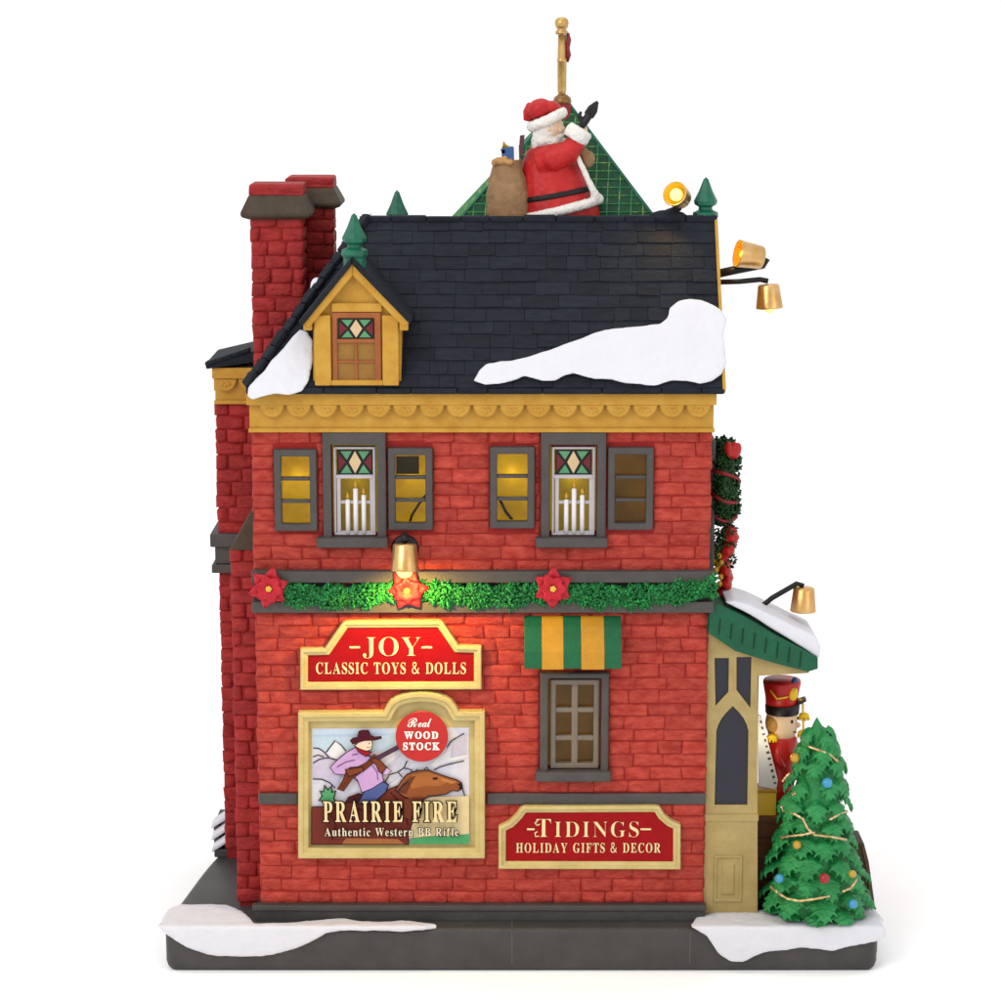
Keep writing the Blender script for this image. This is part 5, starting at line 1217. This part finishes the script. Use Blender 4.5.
m = MB(); m.ell((cx+9, YN-16, zq(690)), (5, 2.6, 7.5), 10); m.ell((cx+11, YN-16.6, zq(686)), (2.4, 2.4, 2.4), 8); m.tube([W(770, 690, YN-17), W(777, 699, YN-20), W(788, 697, YN-20)], .9, 6); m.build('cap_badge', M['toy_yellow'], cp)
m = MB(); m.lathe([(1.5, 0), (3.6, 3), (3.6, 9), (1.5, 12)], (cx+11, YN-10, zq(686)), n=10); m.build('plume', M['toy_blue'], cp)
for a, b, yo in ((772, 737, -14), (803, 733, -4), (804, 715.5, -3)):
    c = W(a, b, YN+yo); m = MB(); m.ell(c, (5.6, 5.4, 3.6), 14); 
    for k in range(9):
        t = 2*math.pi*k/9; m.tube([c+Vector((4.6*math.cos(t), 4.6*math.sin(t), -1)), c+Vector((5.4*math.cos(t), 5.4*math.sin(t), -4.5))], 1.2, 6)
    m.build('epaulette', M['toy_yellow'], so)
m = MB(); m.tube([W(799, 698, YN-5), W(803, 704, YN-5), W(803, 716, YN-5), W(803.5, 734, YN-5)], 1.3, 6); m.tube([W(796, 760, YN-16), W(793, 756, YN-17)], 3, 8); m.build('gold_cord', M['toy_yellow'], so)
for px in (779, 790):
    m = MB(); m.lathe([(0, q[3]+.2), (5.4, q[3]+.2), (5.4, zq(800)), (0, zq(799))], (X(px), YN, 0), n=14); m.build('leg', M['black'], so)

# ------------------------------------------------------------------ planter behind the tree
pl = thing('planter', 'dark brown tapered planter box half hidden behind the decorated tree', 'planter', (P(848, 900, 46)[0], 46, ZD))
m = MB(); pt = polyP([(816, 843), (864, 843), (869, 862), (876, 912), (812, 912)], 34)
m.prism(pt, 34, 76); m.build('box', M['brown'], pl, bevel=1.6)
m = MB(); m.tube([W(862, 846, 33.5), W(866, 864, 33.5), W(873, 912, 33.5)], .9, 6); m.build('edge_bead', M['wood'], pl)

# ------------------------------------------------------------------ the decorated tree
YTr = 14.0
rows = [(716, 817, 817), (726, 810, 824), (740, 805, 832), (757, 797, 840), (768, 796, 843), (785, 788, 846), (805, 781, 848), (820, 781, 849), (836, 777, 852), (850, 774, 855), (866, 765, 862), (880, 764, 868), (895, 763, 870), (910, 764, 870), (926, 768, 868)]
def cone_at(row):
    for i in range(len(rows)-1):
        if rows[i][0] <= row <= rows[i+1][0]:
            t = (row-rows[i][0])/(rows[i+1][0]-rows[i][0]); break
    else: i, t = (0, 0) if row < rows[0][0] else (len(rows)-2, 1)
    l = lerp(rows[i][1], rows[i+1][1], t); r = lerp(rows[i][2], rows[i+1][2], t)
    a, z = P(l, row, YTr); b, _ = P(r, row, YTr); return (a+b)/2, (b-a)/2, z
tr = thing('christmas_tree', 'green sculpted fir tree with gold tinsel and baubles standing on snow', 'tree', (P(817, 920, YTr)[0], YTr, ZD))
m = MB(); lp = []
for row in range(716, 930, 4):
    cx, r, z = cone_at(row); lp.append([(cx+(r*.74)*math.cos(2*math.pi*k/20), YTr+(r*.74)*math.sin(2*math.pi*k/20), z) for k in range(20)])
m.loft(lp, smooth=True)
rt = random.Random(11)
def bough(a, row, L, wd):
    cx, r, z = cone_at(row); d = Vector((math.cos(a), math.sin(a), 0)); s = Vector((-math.sin(a), math.cos(a), 0))
    root = Vector((cx, YTr, z))+d*(r*.55)+Vector((0, 0, L*.55))
    end = Vector((cx, YTr, z))+d*(r*1.1)+Vector((0, 0, -L*.34))
    n = 6; loops = []
    for i in range(n+1):
        t = i/n; c = lerp(root, end, t)+d*(4.0*math.sin(t*math.pi))+Vector((0, 0, 2.6*math.sin(t*math.pi)))
        w = wd*min((t+.3)/.62, (1.06-t)/.54)*.92; th = 4.0*(1-t*.7)
        if i == n: w, th = .9, .8
        nn = (d*.6+Vector((0, 0, .8))).normalized()
        loops.append([c+s*w-nn*.8, c+s*w*.5+nn*th*.75, c+nn*th*1.3, c-s*w*.5+nn*th*.75, c-s*w-nn*.8, c-nn*th*.9])
    m.loft(loops, smooth=True)
    for sd in (-1, 1):                        # side sprays and ridges of needles
        for t in (.35, .6, .8):
            c = lerp(root, end, t)+d*(4.0*math.sin(t*math.pi))+Vector((0, 0, 2.2*math.sin(t*math.pi)))
            w = wd*min((t+.3)/.62, (1.06-t)/.54)
            m.tube([c+s*sd*w*.15+d*1.4+Vector((0, 0, 2.6)), c+s*sd*w*.75+d*1.2+Vector((0, 0, -1)), c+s*sd*w*1.12+d*1.0+Vector((0, 0, -5.5))], [1.5, 1.7, .5], 6)
    m.tube([root+d*2+Vector((0, 0, 4)), lerp(root, end, .55)+d*5+Vector((0, 0, 4)), end+d*1.2], [1.2, 1.6, .8], 6)
tiers = [(738, 5, 16, 9), (752, 6, 19, 10.5), (768, 7, 20, 11), (786, 7, 21, 12), (804, 8, 21, 12.5), (822, 8, 22, 13), (840, 9, 22, 13.5), (858, 9, 23, 14), (876, 10, 24, 14.5), (894, 10, 24, 14.5), (910, 11, 20, 14)]
for i, (row, n, L, wd) in enumerate(tiers):
    for k in range(n):
        bough(2*math.pi*(k+.5*(i % 2))/n+rt.uniform(-.14, .14), row+rt.uniform(-3, 3), L*rt.uniform(.9, 1.15), wd*rt.uniform(.85, 1.1))
m.v = [(a, b, max(c, ZD+7)) for a, b, c in m.v]
m.build('crown', M['tree'], tr, remesh=.95, smooth=2, disp=1.0, dscale=4)
def on_tree(px, row, lift=.98):
    cx, r, z = cone_at(row); x = P(px, row, YTr-r*.7)[0]; dx = max(-r*.98, min(r*.98, x-cx))
    y = YTr-math.sqrt(max(0, (r*lift)**2-dx*dx))
    return W(px, row, y)
tn = thing('tinsel', 'gold tinsel strands wound round the fir tree', 'tinsel', (P(817, 900, YTr)[0], YTr-20, zz(900)))
strands = [[(803, 737), (807, 746), (818, 750), (829, 754), (838, 762)], [(781, 806), (784, 812), (795, 814), (803, 819), (808, 829), (815, 835), (832, 837), (847, 840)], [(780, 838), (790, 836), (802, 835), (815, 832)],
           [(829, 820), (838, 815), (848, 811)], [(770, 886), (778, 893), (788, 899), (800, 901), (815, 899), (830, 896)], [(842, 892), (851, 888), (857, 879)], [(782, 782), (786, 777), (790, 773)], [(792, 795), (796, 793)]]
for sd in strands:
    pts = []
    for i in range(len(sd)-1):
        for k in range(5):
            t = k/5; pts.append(on_tree(lerp(sd[i][0], sd[i+1][0], t), lerp(sd[i][1], sd[i+1][1], t), 1.06))
    pts.append(on_tree(*sd[-1], 1.06)); n = len(pts)
    m = MB(); m.tube(pts, [(.8 if k in (0, n-1) else 1.35+.4*math.sin(k*2.1)) for k in range(n)], 8); m.build('strand', M['tinsel'], tn)
for px, row, r, c, cn, lb in ((827, 783, 5.4, 'bauble_blue', 'blue', 'blue bauble high on the fir tree, just below its leaning tip'), (779.5, 878.5, 4.8, 'bauble_blue', 'blue', 'blue bauble low on the fir tree by the porch side'), (853, 904, 4.8, 'bauble_blue', 'blue', 'blue bauble lowest on the fir tree, near the planter'),
                              (824.5, 878.5, 5.4, 'bauble_red', 'red', 'only red bauble on the fir tree'), (797, 845, 4.4, 'bauble_gold', 'gold', 'gold bauble halfway up the fir tree under the crossed tinsel'), (795, 758, 5, 'bauble_gold', 'gold', 'gold bauble at the soldier side near the fir treetop'), (852.5, 874, 4, 'bauble_gold', 'gold', 'gold bauble at the low right end of the tinsel on the fir tree')):
    c_ = on_tree(px, row, 1.1); m = MB(); m.ell(c_, (r, r, r), 20); o = m.build('bauble', M[c]); tag(o, lb, 'bauble', 'baubles on the fir tree')

# ------------------------------------------------------------------ light, world, camera
def area(loc, tgt, size, e, col=(1, 1, 1)):
    """e = radiance added on a white surface facing the lamp at the target"""
    l = bpy.data.lights.new('softbox', 'AREA'); l.shape = 'SQUARE'; l.size = size*S; l.color = col
    d = (Vector(tgt)-Vector(loc)); l.energy = e*math.pi**2*(d.length*S)**2
    o = bpy.data.objects.new('softbox', l); COL.objects.link(o); o.location = Vector(loc)*S
    o.rotation_euler = d.to_track_quat('-Z', 'Y').to_euler(); return o
def point(loc, e, r_px, rad=3, col=(1, .62, .2), spot=None, tgt=None):
    """e = radiance on a white surface r_px away"""
    l = bpy.data.lights.new('lamp_or_fill_glow', 'SPOT' if tgt is not None else 'POINT'); l.color = col; l.shadow_soft_size = rad*S
    l.energy = e*4*math.pi**2*(r_px*S)**2
    o = bpy.data.objects.new('lamp_or_fill_glow', l); COL.objects.link(o); o.location = Vector(loc)*S
    if tgt is not None:
        l.spot_size = math.radians(spot); l.spot_blend = .6; o.rotation_euler = (Vector(tgt)-Vector(loc)).to_track_quat('-Z', 'Y').to_euler()
    return o
area((-1300, -1700, 1500), (0, 0, 0), 1300, .42)
area((1500, -1500, 700), (100, 0, 0), 1100, .10)
area((0, 300, 2200), (0, 100, 0), 1200, .16)
point(W(766, 742, 36), .8, 30, 6, (1, .84, .56))  # added warm fill by the porch, brightens the soldier and yellow box
for c_ in GLOW: point(c_, .8, 16, 3, (1, .9, .35))
lp0 = W(404.5, 585, -62); point(lp0, 9.5, 60, 2, (1, .66, .12), 168, lp0+Vector((6, 14, -40)))
p0 = W(671, 197, YR-18); point(p0, 2.4, 40, 3, (1, .62, .22), 150, p0+Vector((-10, -40, -30)))
point(W(734, 253, 112), .8, 30, 3, (1, .7, .2))
point(W(770, 310, 112), .6, 30, 3, (1, .7, .25))
w = bpy.data.worlds.new('World'); sc.world = w; w.use_nodes = True
w.node_tree.nodes['Background'].inputs[0].default_value = (1, 1, 1, 1); w.node_tree.nodes['Background'].inputs[1].default_value = 1.05
cam = bpy.data.cameras.new('camera'); co = bpy.data.objects.new('camera', cam); COL.objects.link(co); sc.camera = co
co.location = CAM*S; co.rotation_euler = FW.to_track_quat('-Z', 'Y').to_euler()
cam.sensor_fit = 'HORIZONTAL'; cam.angle = 2*math.atan(500.5/D); cam.clip_start = .02; cam.clip_end = 20
sc.view_settings.view_transform = 'Standard'; sc.view_settings.look = 'None'; sc.view_settings.exposure = 0; sc.view_settings.gamma = 1; sc.view_settings.use_curve_mapping = False
sc.cycles.use_denoising = True; sc.cycles.max_bounces = 8; sc.cycles.transparent_max_bounces = 8
